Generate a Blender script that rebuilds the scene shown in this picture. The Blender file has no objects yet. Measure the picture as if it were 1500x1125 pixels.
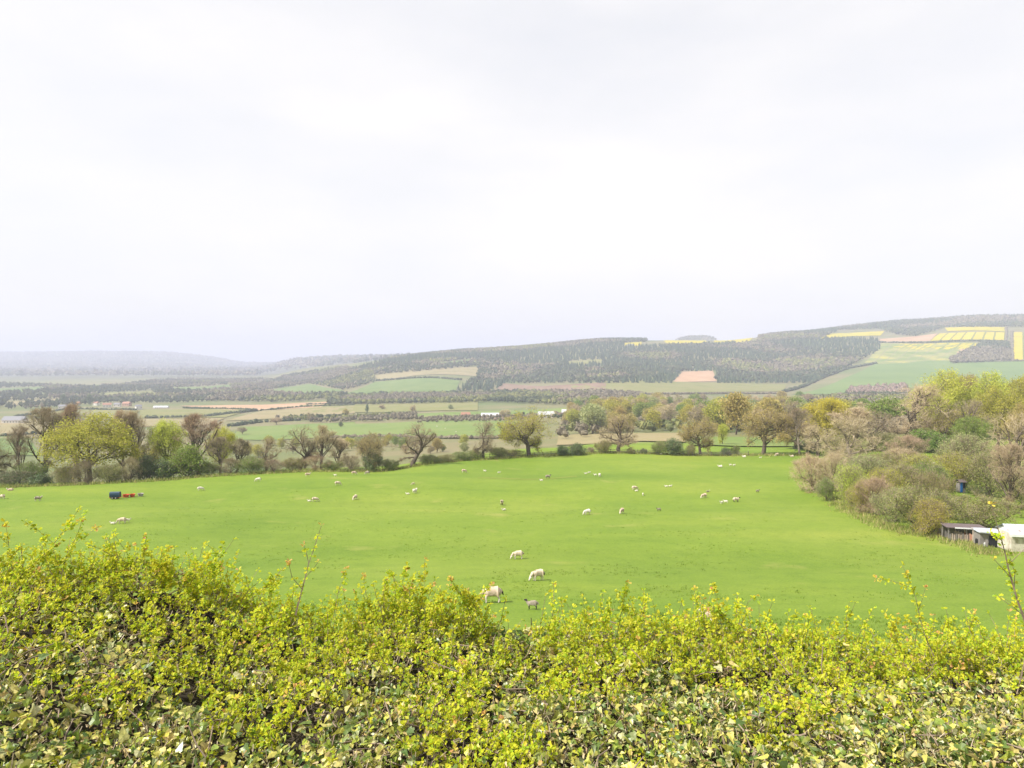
import bpy, math, random
import numpy as np
from mathutils import Vector

# ------------------------------------------------------------------ camera, sky, sun, exposure
sc = bpy.context.scene
col = sc.collection
R = math.radians
TANP = 0.0345                                  # camera looks slightly down
PITCH = math.atan(TANP)
cam_d = bpy.data.cameras.new('camera')
cam_d.sensor_width = 36.0
cam_d.lens = 24.0
cam_d.clip_start = 0.05
cam_d.clip_end = 60000
cam = bpy.data.objects.new('camera', cam_d)
cam.rotation_euler = (R(90) - PITCH, 0, 0)
col.objects.link(cam)
sc.camera = cam

SUN_EL, SUN_AZ = R(48), R(-108)                # azimuth from +Y towards +X: the sun stands to the left
w = bpy.data.worlds.new('World'); sc.world = w
w.use_nodes = True
nt = w.node_tree
bg = nt.nodes['Background']; bg.inputs[1].default_value = 0.1
sky = nt.nodes.new('ShaderNodeTexSky'); sky.sky_type = 'NISHITA'; sky.sun_disc = False
sky.sun_elevation = SUN_EL; sky.sun_rotation = SUN_AZ % (2 * math.pi)
sky.dust_density = 4.0; sky.air_density = 1.0
tc = nt.nodes.new('ShaderNodeTexCoord')
mp = nt.nodes.new('ShaderNodeMapping'); mp.inputs['Scale'].default_value = (1.0, 1.0, 3.2)
mp.inputs['Rotation'].default_value = (0.05, 0.12, 0.4)
nz = nt.nodes.new('ShaderNodeTexNoise'); nz.inputs['Scale'].default_value = 1.7
nz.inputs['Detail'].default_value = 5; nz.inputs['Roughness'].default_value = 0.5
mr = nt.nodes.new('ShaderNodeMapRange')
mr.inputs['From Min'].default_value = 0.34; mr.inputs['From Max'].default_value = 0.66
mr.inputs['To Min'].default_value = 0.70; mr.inputs['To Max'].default_value = 0.97
mx = nt.nodes.new('ShaderNodeMix'); mx.data_type = 'RGBA'
mx.inputs[7].default_value = (5.15, 5.0, 4.95, 1)      # thin bright cloud sheet
nt.links.new(tc.outputs['Generated'], mp.inputs[0]); nt.links.new(mp.outputs[0], nz.inputs['Vector'])
nt.links.new(nz.outputs[0], mr.inputs[0]); nt.links.new(mr.outputs[0], mx.inputs[0])
nt.links.new(sky.outputs[0], mx.inputs[6]); nt.links.new(mx.outputs[2], bg.inputs[0])

sun_d = bpy.data.lights.new('sun', 'SUN'); sun_d.energy = 3.9; sun_d.angle = R(1.2)
sun_d.color = (1.0, 0.955, 0.88)
sun = bpy.data.objects.new('sun', sun_d); col.objects.link(sun)
sdir = Vector((math.sin(SUN_AZ) * math.cos(SUN_EL), math.cos(SUN_AZ) * math.cos(SUN_EL), math.sin(SUN_EL)))
sun.rotation_euler = sdir.to_track_quat('Z', 'Y').to_euler()
sun.location = sdir * 30

sc.view_settings.view_transform = 'Standard'
sc.view_settings.look = 'None'
sc.view_settings.gamma = 1.0
sc.view_settings.exposure = 1.06
cy = sc.cycles
cy.max_bounces = 6; cy.diffuse_bounces = 4; cy.glossy_bounces = 2; cy.transmission_bounces = 4
cy.volume_bounces = 1; cy.transparent_max_bounces = 6
cy.use_denoising = True
HAZE = 2.0e-4

# ------------------------------------------------------------------ helpers
CP, SP = math.cos(PITCH), math.sin(PITCH)
def uv_of(px, py):
    x = (px - 750) / 1000.0; yv = (562.5 - py) / 1000.0
    dy = CP + yv * SP; dz = yv * CP - SP
    return x / dy, dz / dy
def project(X, Y, Z):
    d = Y * CP - Z * SP; up = Y * SP + Z * CP
    return 750 + 1000 * X / d, 562.5 - 1000 * up / d

def new_mesh(name, V, F, mats=(), mi=None, smooth=False):
    """V (n,3); F = array (m,k) or list of such arrays"""
    me = bpy.data.meshes.new(name)
    Fs = F if isinstance(F, list) else [F]
    Fs = [np.asarray(f, dtype=np.int32) for f in Fs if len(f)]
    V = np.asarray(V, dtype=np.float32)
    me.vertices.add(len(V)); me.vertices.foreach_set('co', V.ravel())
    loops = np.concatenate([f.ravel() for f in Fs]); sizes = np.concatenate([np.full(len(f), f.shape[1], np.int32) for f in Fs])
    me.loops.add(len(loops)); me.loops.foreach_set('vertex_index', loops)
    me.polygons.add(len(sizes)); st = np.zeros(len(sizes), np.int32); st[1:] = np.cumsum(sizes)[:-1]
    me.polygons.foreach_set('loop_start', st)
    for m in mats: me.materials.append(m)
    if mi is not None: me.polygons.foreach_set('material_index', np.asarray(mi, np.int32))
    me.polygons.foreach_set('use_smooth', np.full(len(sizes), smooth))
    me.update(calc_edges=True)
    return me
def obj(name, me, parent=None, label=None, cat=None, group=None, kind=None, loc=None, rot=None, scale=None):
    o = bpy.data.objects.new(name, me); col.objects.link(o)
    if parent: o.parent = parent
    if label: o['label'] = label
    if cat: o['category'] = cat
    if group: o['group'] = group
    if kind: o['kind'] = kind
    if loc is not None: o.location = loc
    if rot is not None: o.rotation_euler = rot
    if scale is not None: o.scale = scale
    return o
class MB:                                        # collects faces of any size
    def __init__(s): s.v = []; s.f = {}; s.n = 0
    def add(s, V, F):
        F = np.asarray(F) + s.n; s.v.append(np.asarray(V, float)); s.n += len(V)
        s.f.setdefault(F.shape[1], []).append(F); return s
    def box(s, c, d, rz=0.0, top=(1, 1)):
        x, y, z = d[0] / 2, d[1] / 2, d[2] / 2; tx, ty = top
        V = np.array([(-x, -y, -z), (x, -y, -z), (x, y, -z), (-x, y, -z), (-x * tx, -y * ty, z), (x * tx, -y * ty, z), (x * tx, y * ty, z), (-x * tx, y * ty, z)])
        cz, sz = math.cos(rz), math.sin(rz)
        V = V @ np.array([[cz, sz, 0], [-sz, cz, 0], [0, 0, 1]]) + np.array(c)
        return s.add(V, [(0, 3, 2, 1), (4, 5, 6, 7), (0, 1, 5, 4), (1, 2, 6, 5), (2, 3, 7, 6), (3, 0, 4, 7)])
    def mesh(s, name, *mats, smooth=False):
        return new_mesh(name, np.concatenate(s.v), [np.concatenate(a) for a in s.f.values()], mats, None, smooth)
def tubes(P0, P1, R0, R1, k=3):
    P0, P1 = np.asarray(P0, float), np.asarray(P1, float); n = len(P0)
    d = P1 - P0; d /= np.linalg.norm(d, axis=1, keepdims=True) + 1e-9
    a = np.where(np.abs(d[:, 2:3]) < 0.9, np.array([[0, 0, 1.0]]), np.array([[1.0, 0, 0]]))
    e1 = np.cross(d, a); e1 /= np.linalg.norm(e1, axis=1, keepdims=True) + 1e-9; e2 = np.cross(d, e1)
    t = np.arange(k) * 2 * np.pi / k
    ring = e1[:, None] * np.cos(t)[None, :, None] + e2[:, None] * np.sin(t)[None, :, None]
    V = np.concatenate([P0[:, None] + ring * np.asarray(R0)[:, None, None], P1[:, None] + ring * np.asarray(R1)[:, None, None]], 1)
    b = np.arange(n)[:, None, None] * 2 * k
    j = np.arange(k); q = np.stack([j, (j + 1) % k, (j + 1) % k + k, j + k], 1)[None]
    return V.reshape(-1, 3), (b + q).reshape(-1, 4)
def quads(P, size, rng, nrm=None, asp=0.7):
    """small rhombic sprays with random facing"""
    n = len(P); nv = rng.normal(size=(n, 3)) if nrm is None else nrm
    nv = nv / (np.linalg.norm(nv, axis=1, keepdims=True) + 1e-9)
    a = rng.normal(size=(n, 3)); e1 = np.cross(nv, a); e1 /= np.linalg.norm(e1, axis=1, keepdims=True) + 1e-9
    e2 = np.cross(nv, e1); s = np.asarray(size).reshape(-1, 1)
    V = np.stack([P + e1 * s, P + e2 * s * asp, P - e1 * s * 0.9, P - e2 * s * asp], 1)
    return V.reshape(-1, 3), np.arange(4 * n).reshape(-1, 4)
def vnoise(x, y, seed=0):                        # smooth value noise, vectorised
    x = np.asarray(x, float); y = np.asarray(y, float)
    xi, yi = np.floor(x).astype(np.int64), np.floor(y).astype(np.int64); fx, fy = x - xi, y - yi
    def h(i, j):
        n = (i * 374761393 + j * 668265263 + seed * 974711) & 0x7fffffff
        n = ((n ^ (n >> 13)) * 1274126177) & 0x7fffffff
        return ((n ^ (n >> 16)) & 0xffff) / 65535.0
    fx = fx * fx * (3 - 2 * fx); fy = fy * fy * (3 - 2 * fy)
    return (h(xi, yi) * (1 - fx) + h(xi + 1, yi) * fx) * (1 - fy) + (h(xi, yi + 1) * (1 - fx) + h(xi + 1, yi + 1) * fx) * fy
def fbm(x, y, seed=0, o=3):
    return sum(vnoise(np.asarray(x) * 2 ** i, np.asarray(y) * 2 ** i, seed + i) / 2 ** i for i in range(o)) / sum(1 / 2 ** i for i in range(o))

# ------------------------------------------------------------------ materials
def base_mat(name, rough=0.8, spec=0.2):
    m = bpy.data.materials.new(name); m.use_nodes = True
    b = m.node_tree.nodes['Principled BSDF']; b.inputs['Roughness'].default_value = rough
    b.inputs['Specular IOR Level'].default_value = spec
    return m, m.node_tree.nodes, m.node_tree.links, b
def ramp(n, stops, interp='LINEAR'):
    r = n.new('ShaderNodeValToRGB'); r.color_ramp.interpolation = interp
    e = r.color_ramp.elements
    while len(e) < len(stops): e.new(0.5)
    for k, (p, c) in enumerate(stops): e[k].position = p; e[k].color = (*c, 1)
    return r
def mottled(name, cols, scale=1.0, rough=0.85, bump=0.0, bscale=20, spec=0.2, detail=5):
    m, n, l, b = base_mat(name, rough, spec)
    t = n.new('ShaderNodeTexCoord'); z = n.new('ShaderNodeTexNoise'); z.inputs['Scale'].default_value = scale; z.inputs['Detail'].default_value = detail
    l.new(t.outputs['Object'], z.inputs['Vector'])
    k = len(cols); r = ramp(n, [(0.3 + 0.4 * i / max(1, k - 1), c) for i, c in enumerate(cols)])
    l.new(z.outputs[0], r.inputs[0]); l.new(r.outputs[0], b.inputs['Base Color'])
    if bump:
        z2 = n.new('ShaderNodeTexNoise'); z2.inputs['Scale'].default_value = bscale; l.new(t.outputs['Object'], z2.inputs['Vector'])
        bp = n.new('ShaderNodeBump'); bp.inputs['Strength'].default_value = bump; l.new(z2.outputs[0], bp.inputs['Height']); l.new(bp.outputs[0], b.inputs['Normal'])
    return m
def foliage(name, cols, trans=0.3, rough=0.6, spec=0.25, vary=0.25, noise_scale=0.6, gain=None):
    """per-leaf random colour, large clump variation and per-plant variation"""
    gain = gain or (2.15 if trans > .2 else 2.05); trans = trans + .12 if trans > .2 else trans      # leaf colour is split between reflected and transmitted light
    cols = [tuple(min(.62, v * gain) for v in c) for c in cols]
    m, n, l, b = base_mat(name, rough, spec)
    g = n.new('ShaderNodeNewGeometry'); oi = n.new('ShaderNodeObjectInfo')
    a = n.new('ShaderNodeMath'); a.operation = 'ADD'; l.new(g.outputs['Random Per Island'], a.inputs[0]); l.new(oi.outputs['Random'], a.inputs[1])
    fr = n.new('ShaderNodeMath'); fr.operation = 'FRACT'; l.new(a.outputs[0], fr.inputs[0])
    k = len(cols); r = ramp(n, [((i + 0.5) / k, c) for i, c in enumerate(cols)]); l.new(fr.outputs[0], r.inputs[0])
    t = n.new('ShaderNodeTexCoord'); z = n.new('ShaderNodeTexNoise'); z.inputs['Scale'].default_value = noise_scale; l.new(t.outputs['Object'], z.inputs['Vector'])
    hs = n.new('ShaderNodeHueSaturation')
    mv = n.new('ShaderNodeMapRange'); mv.inputs['From Min'].default_value = 0.3; mv.inputs['From Max'].default_value = 0.7
    mv.inputs['To Min'].default_value = 1 - vary; mv.inputs['To Max'].default_value = 1 + vary; l.new(z.outputs[0], mv.inputs[0])
    mh = n.new('ShaderNodeMapRange'); mh.inputs['To Min'].default_value = 0.485; mh.inputs['To Max'].default_value = 0.515; l.new(oi.outputs['Random'], mh.inputs[0])
    l.new(mv.outputs[0], hs.inputs['Value']); l.new(mh.outputs[0], hs.inputs['Hue']); l.new(r.outputs[0], hs.inputs['Color']); l.new(hs.outputs[0], b.inputs['Base Color'])
    if trans:
        tr = n.new('ShaderNodeBsdfTranslucent'); l.new(hs.outputs[0], tr.inputs['Color'])
        ms = n.new('ShaderNodeMixShader'); ms.inputs[0].default_value = trans
        l.new(b.outputs[0], ms.inputs[1]); l.new(tr.outputs[0], ms.inputs[2]); l.new(ms.outputs[0], n['Material Output'].inputs[0])
    return m
def attr_mat(name, rough=0.8, trans=0.0):
    m, n, l, b = base_mat(name, rough, 0.15)
    a = n.new('ShaderNodeAttribute'); a.attribute_name = 'tint'; l.new(a.outputs['Color'], b.inputs['Base Color'])
    return m
def plain(name, c, rough=0.6, bump=0.0, dirt=0.15, scale=3.0):
    c2 = tuple(max(0, x * (1 - dirt)) for x in c)
    return mottled(name, [c2, c], scale, rough, bump, 30)

M = {}
def grass_mat():
    m, n, l, b = base_mat('pasture_grass', 0.75, 0.15)
    t = n.new('ShaderNodeTexCoord')
    def noise(s, det, rough=0.55, vec=None):
        z = n.new('ShaderNodeTexNoise'); z.inputs['Scale'].default_value = s; z.inputs['Detail'].default_value = det; z.inputs['Roughness'].default_value = rough
        l.new(vec or t.outputs['Object'], z.inputs['Vector']); return z
    z1 = noise(0.035, 4); z2 = noise(0.6, 6, 0.65); z3 = noise(7.0, 3, 0.7)
    r1 = ramp(n, [(0.32, (0.122, 0.194, 0.019)), (0.5, (0.148, 0.216, 0.023)), (0.68, (0.180, 0.236, 0.032))]); l.new(z1.outputs[0], r1.inputs[0])
    r2 = ramp(n, [(0.3, (0.86, 0.89, 0.84)), (0.52, (1, 1, 1)), (0.75, (1.1, 1.06, 1.1))]); l.new(z2.outputs[0], r2.inputs[0])
    r3 = ramp(n, [(0.3, (0.72, 0.77, 0.62)), (0.7, (1.26, 1.2, 1.26))]); l.new(z3.outputs[0], r3.inputs[0])
    def mul(a, c):
        x = n.new('ShaderNodeMix'); x.data_type = 'RGBA'; x.blend_type = 'MULTIPLY'; x.inputs[0].default_value = 1
        l.new(a, x.inputs[6]); l.new(c, x.inputs[7]); return x.outputs[2]
    mpp = n.new('ShaderNodeMapping'); mpp.inputs['Scale'].default_value = (0.016, 0.085, 0.05); l.new(t.outputs['Object'], mpp.inputs[0])
    zb = noise(1.0, 5, 0.6, mpp.outputs[0]); rb = ramp(n, [(0.34, (0.86, 0.9, 0.82)), (0.5, (1, 1, 1)), (0.66, (1.13, 1.06, 1.12))]); l.new(zb.outputs[0], rb.inputs[0])
    c = mul(mul(mul(r1.outputs[0], rb.outputs[0]), r2.outputs[0]), r3.outputs[0])
    # worn pale patches of thin grass
    z4 = noise(0.11, 5, 0.6); r4 = ramp(n, [(0.62, (0, 0, 0)), (0.78, (1, 1, 1))]); l.new(z4.outputs[0], r4.inputs[0])
    x = n.new('ShaderNodeMix'); x.data_type = 'RGBA'; l.new(r4.outputs[0], x.inputs[0]); l.new(c, x.inputs[6]); x.inputs[7].default_value = (0.245, 0.255, 0.06, 1)
    sp = n.new('ShaderNodeSeparateXYZ'); l.new(t.outputs['Object'], sp.inputs[0])
    mr_ = n.new('ShaderNodeMapRange'); mr_.inputs['From Min'].default_value = 215; mr_.inputs['From Max'].default_value = 260; l.new(sp.outputs[1], mr_.inputs[0])
    z5 = noise(0.0045, 5, 0.6); r5 = ramp(n, [(0.34, (0.10, 0.135, 0.04)), (0.46, (0.145, 0.15, 0.06)), (0.56, (0.19, 0.165, 0.085)), (0.68, (0.12, 0.145, 0.045))]); l.new(z5.outputs[0], r5.inputs[0])
    y_ = n.new('ShaderNodeMix'); y_.data_type = 'RGBA'; l.new(mr_.outputs[0], y_.inputs[0]); l.new(x.outputs[2], y_.inputs[6]); l.new(mul(r5.outputs[0], r2.outputs[0]), y_.inputs[7]); x = y_
    mr2 = n.new('ShaderNodeMapRange'); mr2.inputs['From Min'].default_value = 2700; mr2.inputs['From Max'].default_value = 3600; l.new(sp.outputs[1], mr2.inputs[0])
    z6 = noise(0.0022, 6, 0.7); r6 = ramp(n, [(0.36, (0.05, 0.06, 0.03)), (0.5, (0.075, 0.08, 0.04)), (0.58, (0.13, 0.14, 0.06)), (0.66, (0.07, 0.08, 0.04))]); l.new(z6.outputs[0], r6.inputs[0])
    y2 = n.new('ShaderNodeMix'); y2.data_type = 'RGBA'; l.new(mr2.outputs[0], y2.inputs[0]); l.new(x.outputs[2], y2.inputs[6]); l.new(r6.outputs[0], y2.inputs[7]); x = y2
    l.new(x.outputs[2], b.inputs['Base Color'])
    bp = n.new('ShaderNodeBump'); bp.inputs['Strength'].default_value = 0.3; bp.inputs['Distance'].default_value = 0.12
    l.new(z3.outputs[0], bp.inputs['Height']); l.new(bp.outputs[0], b.inputs['Normal'])
    return m
M['grass'] = grass_mat()
M['bark'] = mottled('bark_grey_brown', [(0.075, 0.06, 0.045), (0.14, 0.11, 0.085)], 2.5, 0.9, 0.5, 12)
M['bark_pale'] = mottled('bark_pale', [(0.16, 0.13, 0.10), (0.28, 0.24, 0.19)], 2.5, 0.9, 0.4, 12)
M['twig_brown'] = foliage('twigs_brown', [(0.105, 0.085, 0.058), (0.145, 0.12, 0.082), (0.18, 0.15, 0.102)], 0, 0.9, 0.1, 0.15)
M['twig_red'] = foliage('twigs_reddish', [(0.13, 0.098, 0.064), (0.175, 0.132, 0.088), (0.21, 0.162, 0.11)], 0, 0.9, 0.1, 0.15)
M['twig_pink'] = foliage('twigs_pinkish', [(0.18, 0.142, 0.09), (0.22, 0.175, 0.115), (0.255, 0.21, 0.14)], 0, 0.9, 0.1, 0.15)
M['bud_brown'] = foliage('buds_brown', [(0.16, 0.125, 0.06), (0.20, 0.155, 0.075), (0.18, 0.16, 0.055)], 0.25)
M['bud_red'] = foliage('buds_reddish', [(0.20, 0.15, 0.075), (0.225, 0.168, 0.08), (0.21, 0.17, 0.065)], 0.25)
M['bud_pink'] = foliage('buds_pinkish', [(0.21, 0.168, 0.085), (0.235, 0.19, 0.095), (0.21, 0.185, 0.07)], 0.25)
M['bud_olive'] = foliage('buds_olive', [(0.16, 0.14, 0.045), (0.20, 0.17, 0.05), (0.23, 0.18, 0.06)], 0.3)
M['leaf_yg'] = foliage('leaves_yellow_green', [(0.15, 0.155, 0.025), (0.20, 0.195, 0.03), (0.24, 0.22, 0.04)], 0.35)
M['leaf_gold'] = foliage('leaves_golden', [(0.22, 0.18, 0.025), (0.28, 0.22, 0.03), (0.24, 0.2, 0.03)], 0.35)
M['leaf_lime'] = foliage('leaves_lime', [(0.18, 0.21, 0.03), (0.24, 0.26, 0.04), (0.28, 0.29, 0.06)], 0.35)
M['leaf_green'] = foliage('leaves_green', [(0.07, 0.105, 0.02), (0.10, 0.14, 0.026), (0.13, 0.165, 0.035)], 0.3)
M['leaf_dark'] = foliage('leaves_dark_evergreen', [(0.035, 0.055, 0.022), (0.055, 0.08, 0.03), (0.075, 0.10, 0.036)], 0.1, 0.45, 0.4)
M['leaf_greyg'] = foliage('leaves_grey_green', [(0.13, 0.15, 0.06), (0.17, 0.185, 0.075), (0.2, 0.2, 0.09)], 0.3)
M['leaf_mix'] = foliage('leaves_olive_brown', [(0.09, 0.11, 0.03), (0.14, 0.14, 0.04), (0.17, 0.145, 0.06), (0.13, 0.15, 0.035)], 0.3)

# ------------------------------------------------------------------ the ground: one sheet from the garden to the horizon
NEAR = [(0.5, 'z', -3.2), (5, 'z', -3.2), (10, 'z', -5.2), (20, 'z', -8.6), (28, 'p', 922), (37, 'p', 882), (46, 'p', 851), (60, 'p', 819)]
def Zs(*a): return [(a[i], 'z', a[i + 1]) for i in range(0, len(a), 2)]
def Ps(*a): return [(a[i], 'p', a[i + 1]) for i in range(0, len(a), 2)]
LV = Zs(250, -45, 400, -60, 600, -70, 1000, -80, 1500, -85, 4000, -85)
COLS = {
    -900: Ps(75, 782, 90, 755, 105, 735, 118, 724) + Zs(127, -24, 160, -29) + LV + Zs(5500, -78, 7000, -20, 9000, 105, 11000, 60, 15000, 0),
    0: Ps(75, 782, 90, 755, 105, 735, 118, 720, 127, 714) + Zs(140, -25.3, 160, -29) + LV + Zs(5500, -78, 7000, -30, 9000, 92, 11000, 60, 15000, 0),
    150: Ps(75, 782, 90, 755, 105, 735, 118, 719, 128, 711) + Zs(140, -25.0, 160, -29) + LV + Zs(5500, -78, 7000, -30, 9000, 102, 11000, 60, 15000, 0),
    230: Ps(75, 782, 90, 755, 105, 736, 118, 720, 132, 707) + Zs(145, -25.2, 165, -29) + LV + Zs(5500, -78, 7000, -35, 9000, 96, 11000, 50, 15000, 0),
    300: Ps(75, 782, 90, 756, 105, 737, 120, 716, 135, 701) + Zs(150, -25.2, 170, -29) + LV + Zs(5500, -78, 7000, -60, 9000, 40, 11000, 0, 15000, -40),
    370: Ps(75, 782, 90, 756, 105, 737, 120, 714, 140, 696.5) + Zs(155, -25.2, 175, -29) + LV + Zs(5500, -82, 7000, -80, 9000, -50, 11000, -50, 15000, -45),
    450: Ps(75, 782, 90, 756, 105, 736, 120, 713, 146, 692.5) + Zs(160, -25.5, 180, -29, 250, -42, 400, -57, 600, -68, 1000, -78, 1500, -82, 2500, -72, 3200, -38, 3800, -60, 6000, 14, 8000, -40, 15000, -45),
    550: Ps(75, 782, 90, 755, 105, 736, 120, 712, 151, 690) + Zs(166, -26, 180, -28.5, 250, -40, 400, -54, 600, -65, 1000, -76, 1500, -80, 1900, -64, 2200, -35, 2600, -12, 2900, -4, 3500, -5, 6000, 26, 8000, -30, 15000, -45),
    650: Ps(75, 782, 90, 755, 105, 735, 120, 711, 140, 692, 162, 677) + Zs(178, -25.8, 250, -38, 400, -52, 600, -62, 800, -67, 1000, -72, 1550, -76, 1800, -52, 2100, -25, 2500, 7, 2800, 26, 3300, 28, 6000, 0, 9000, -40, 15000, -45),
    775: Ps(75, 781, 90, 754, 105, 735, 122, 709, 136, 700, 150, 689, 174, 669.5) + Zs(190, -25.2, 250, -34, 300, -39, 400, -48, 600, -59, 800, -65, 1100, -71, 1500, -74, 1800, -58, 2100, -30, 2500, 15, 2900, 52, 3300, 55, 6000, 20, 9000, -40, 15000, -45),
    900: Ps(75, 780, 90, 754, 105, 735, 122, 709, 150, 685, 182, 664.5) + Zs(200, -25.5, 300, -36, 400, -44, 800, -58, 1200, -66, 1350, -64, 1600, -52, 2000, -22, 2400, 24, 2900, 82, 3300, 85, 6000, 60, 9000, 0, 15000, -45),
    1050: Ps(75, 780, 90, 754, 105, 735, 122, 710, 150, 685, 180, 667) + Zs(200, -25.8, 250, -29.5, 300, -33, 400, -42, 800, -58, 1200, -66, 1350, -64, 1600, -58, 2000, -25, 2500, 42, 3000, 85, 3400, 80, 6000, 80, 9000, 20, 15000, -45),
    1150: Ps(75, 780, 90, 754, 105, 735, 122, 710, 150, 685, 178, 667) + Zs(200, -26, 300, -33, 400, -40, 800, -57, 1200, -64, 1350, -65, 1600, -60, 2000, -30, 2500, 45, 3000, 118, 3500, 118, 6000, 100, 15000, 0),
    1250: Ps(75, 781, 100, 738, 120, 709, 150, 682, 178, 663) + Zs(200, -25.8, 300, -30, 400, -37, 800, -55, 1200, -64, 1350, -65, 1600, -48, 2000, -12, 2500, 70, 3000, 132, 3400, 163, 6000, 120, 15000, 0),
    1350: Ps(75, 784, 100, 736, 120, 707, 150, 681, 178, 663, 200, 655) + Zs(300, -29, 400, -35, 800, -52, 1300, -62, 1600, -45, 2000, 0, 2500, 78, 3000, 145, 3500, 196, 6000, 140, 15000, 0),
    1450: Ps(75, 787, 100, 745, 125, 714, 150, 692, 200, 654) + Zs(300, -29, 400, -34, 800, -50, 1300, -58, 1600, -40, 2000, 8, 2500, 95, 3000, 165, 3500, 216, 6000, 150, 15000, 0),
    1600: Ps(75, 789, 100, 748, 125, 716, 150, 693, 200, 654) + Zs(300, -28, 400, -33, 800, -48, 1300, -52, 1600, -32, 2000, 15, 2500, 100, 3000, 175, 3500, 222, 6000, 160, 15000, 0),
    2400: Ps(75, 789, 100, 748, 125, 716, 150, 693, 200, 654) + Zs(300, -28, 400, -33, 800, -48, 1300, -52, 1600, -32, 2000, 15, 2500, 100, 3000, 175, 3500, 222, 6000, 160, 15000, 0),
}
def pchip(x, y, xq):
    """monotone cubic; y (n,...) along the first axis, xq 1-D"""
    x = np.asarray(x, float); y = np.asarray(y, float)
    sh = (-1,) + (1,) * (y.ndim - 1)
    h = np.diff(x).reshape(sh); dl = np.diff(y, axis=0) / h
    w1 = 2 * h[1:] + h[:-1]; w2 = h[1:] + 2 * h[:-1]
    same = dl[:-1] * dl[1:] > 0
    with np.errstate(divide='ignore', invalid='ignore'):
        mid = np.where(same, (w1 + w2) / (w1 / dl[:-1] + w2 / dl[1:]), 0.0)
    m = np.concatenate([dl[:1], mid, dl[-1:]], 0)
    i = np.clip(np.searchsorted(x, xq) - 1, 0, len(x) - 2)
    t = ((np.clip(xq, x[0], x[-1]) - x[i]) / np.diff(x)[i]).reshape(sh); hh = np.diff(x)[i].reshape(sh)
    return (2*t**3-3*t**2+1)*y[i] + (t**3-2*t**2+t)*hh*m[i] + (-2*t**3+3*t**2)*y[i+1] + (t**3-t**2)*hh*m[i+1]
YS = np.exp(np.linspace(math.log(0.5), math.log(15000), 900))
prof, us = [], []
for px, kn in sorted(COLS.items()):
    kn = NEAR + kn
    Y = [k[0] for k in kn]; Z = [k[2] if k[1] == 'z' else uv_of(750, k[2])[1] * k[0] for k in kn]
    prof.append(pchip(np.log(Y), np.array(Z), np.log(YS))); us.append((px - 750) / 1000.0)
prof = np.array(prof); us = np.array(us)
UQ = np.linspace(-1.25, 1.25, 626)
PG = pchip(us, prof, UQ)                          # heights over (u, log Y)
GEN = PG[[0, 1, 2, -1]].mean(0)
def raw_height(th, r):
    tcl = np.clip(th, -R(50), R(50)); u = np.tan(tcl); Ye = np.maximum(r * np.cos(tcl), 0.5)
    iu = np.clip((u + 1.25) / 2.5 * 625, 0, 624.999); a = iu.astype(int); fa = iu - a
    iy = np.clip(np.log(Ye / 0.5) / math.log(30000) * 899, 0, 898.999); b = iy.astype(int); fb = iy - b
    z = (PG[a, b] * (1 - fa) + PG[a + 1, b] * fa) * (1 - fb) + (PG[a, b + 1] * (1 - fa) + PG[a + 1, b + 1] * fa) * fb
    g = GEN[b] * (1 - fb) + GEN[b + 1] * fb
    k = np.clip((np.abs(th) - R(50)) / R(60), 0, 1); k = k * k * (3 - 2 * k)
    z = z * (1 - k) + g * k
    X, Y = r * np.sin(th), r * np.cos(th)
    z = z + 100 * np.exp(-(((X - 1335) / 185) ** 4 + ((Y - 5000) / 300) ** 2))          # lone wooded knoll far behind the ridge
    amp = np.clip((r - 20) / 60, 0, 1)
    z = z + amp * (0.75 * (fbm(X / 24, Y / 30, 5) - 0.5) + .10 * (fbm(X / 6, Y / 6, 6, 2) - .5)) + np.clip((r - 900) / 1500, 0, 1) * 14 * (fbm(X / 420, Y / 420, 9) - 0.5)
    return z
th = np.concatenate([np.linspace(-180, -50, 40)[:-1], np.linspace(-50, 50, 301), np.linspace(50, 180, 40)[1:]]); TH = np.radians(th)
NR = 340; RR = np.exp(np.linspace(math.log(0.6), math.log(14500), NR))
GT, GR_ = np.meshgrid(TH, RR, indexing='ij')
HG = raw_height(GT, GR_)
def H(X, Y):
    X = np.asarray(X, float); Y = np.asarray(Y, float)
    r = np.clip(np.hypot(X, Y), 0.6, 14499); t = np.arctan2(X, Y)
    a = np.clip(np.searchsorted(TH, t, side='right') - 1, 0, len(TH) - 2); fa = (t - TH[a]) / (TH[a + 1] - TH[a])
    q = np.log(r / 0.6) / math.log(14500 / 0.6) * (NR - 1); b = np.clip(q.astype(int), 0, NR - 2)
    fb = (r - RR[b]) / (RR[b + 1] - RR[b])
    return (HG[a, b] * (1 - fa) + HG[a + 1, b] * fa) * (1 - fb) + (HG[a, b + 1] * (1 - fa) + HG[a + 1, b + 1] * fa) * fb
V = np.stack([GR_ * np.sin(GT), GR_ * np.cos(GT), HG], -1)[:-1]      # last column equals the first
nt_, n_ = V.shape[0], NR
V = V.reshape(-1, 3)
ii, jj = np.meshgrid(np.arange(nt_), np.arange(n_ - 1), indexing='ij'); i2 = (ii + 1) % nt_
F = np.stack([ii * n_ + jj, ii * n_ + jj + 1, i2 * n_ + jj + 1, i2 * n_ + jj], -1).reshape(-1, 4)
cidx = len(V); V = np.concatenate([V, [[0, 0, -3.2]]])
fan = np.stack([np.full(nt_, cidx), np.arange(nt_) * n_, ((np.arange(nt_) + 1) % nt_) * n_], -1)
obj('ground', new_mesh('ground', V, [F, fan], [M['grass']], None, True), kind='structure')

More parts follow.
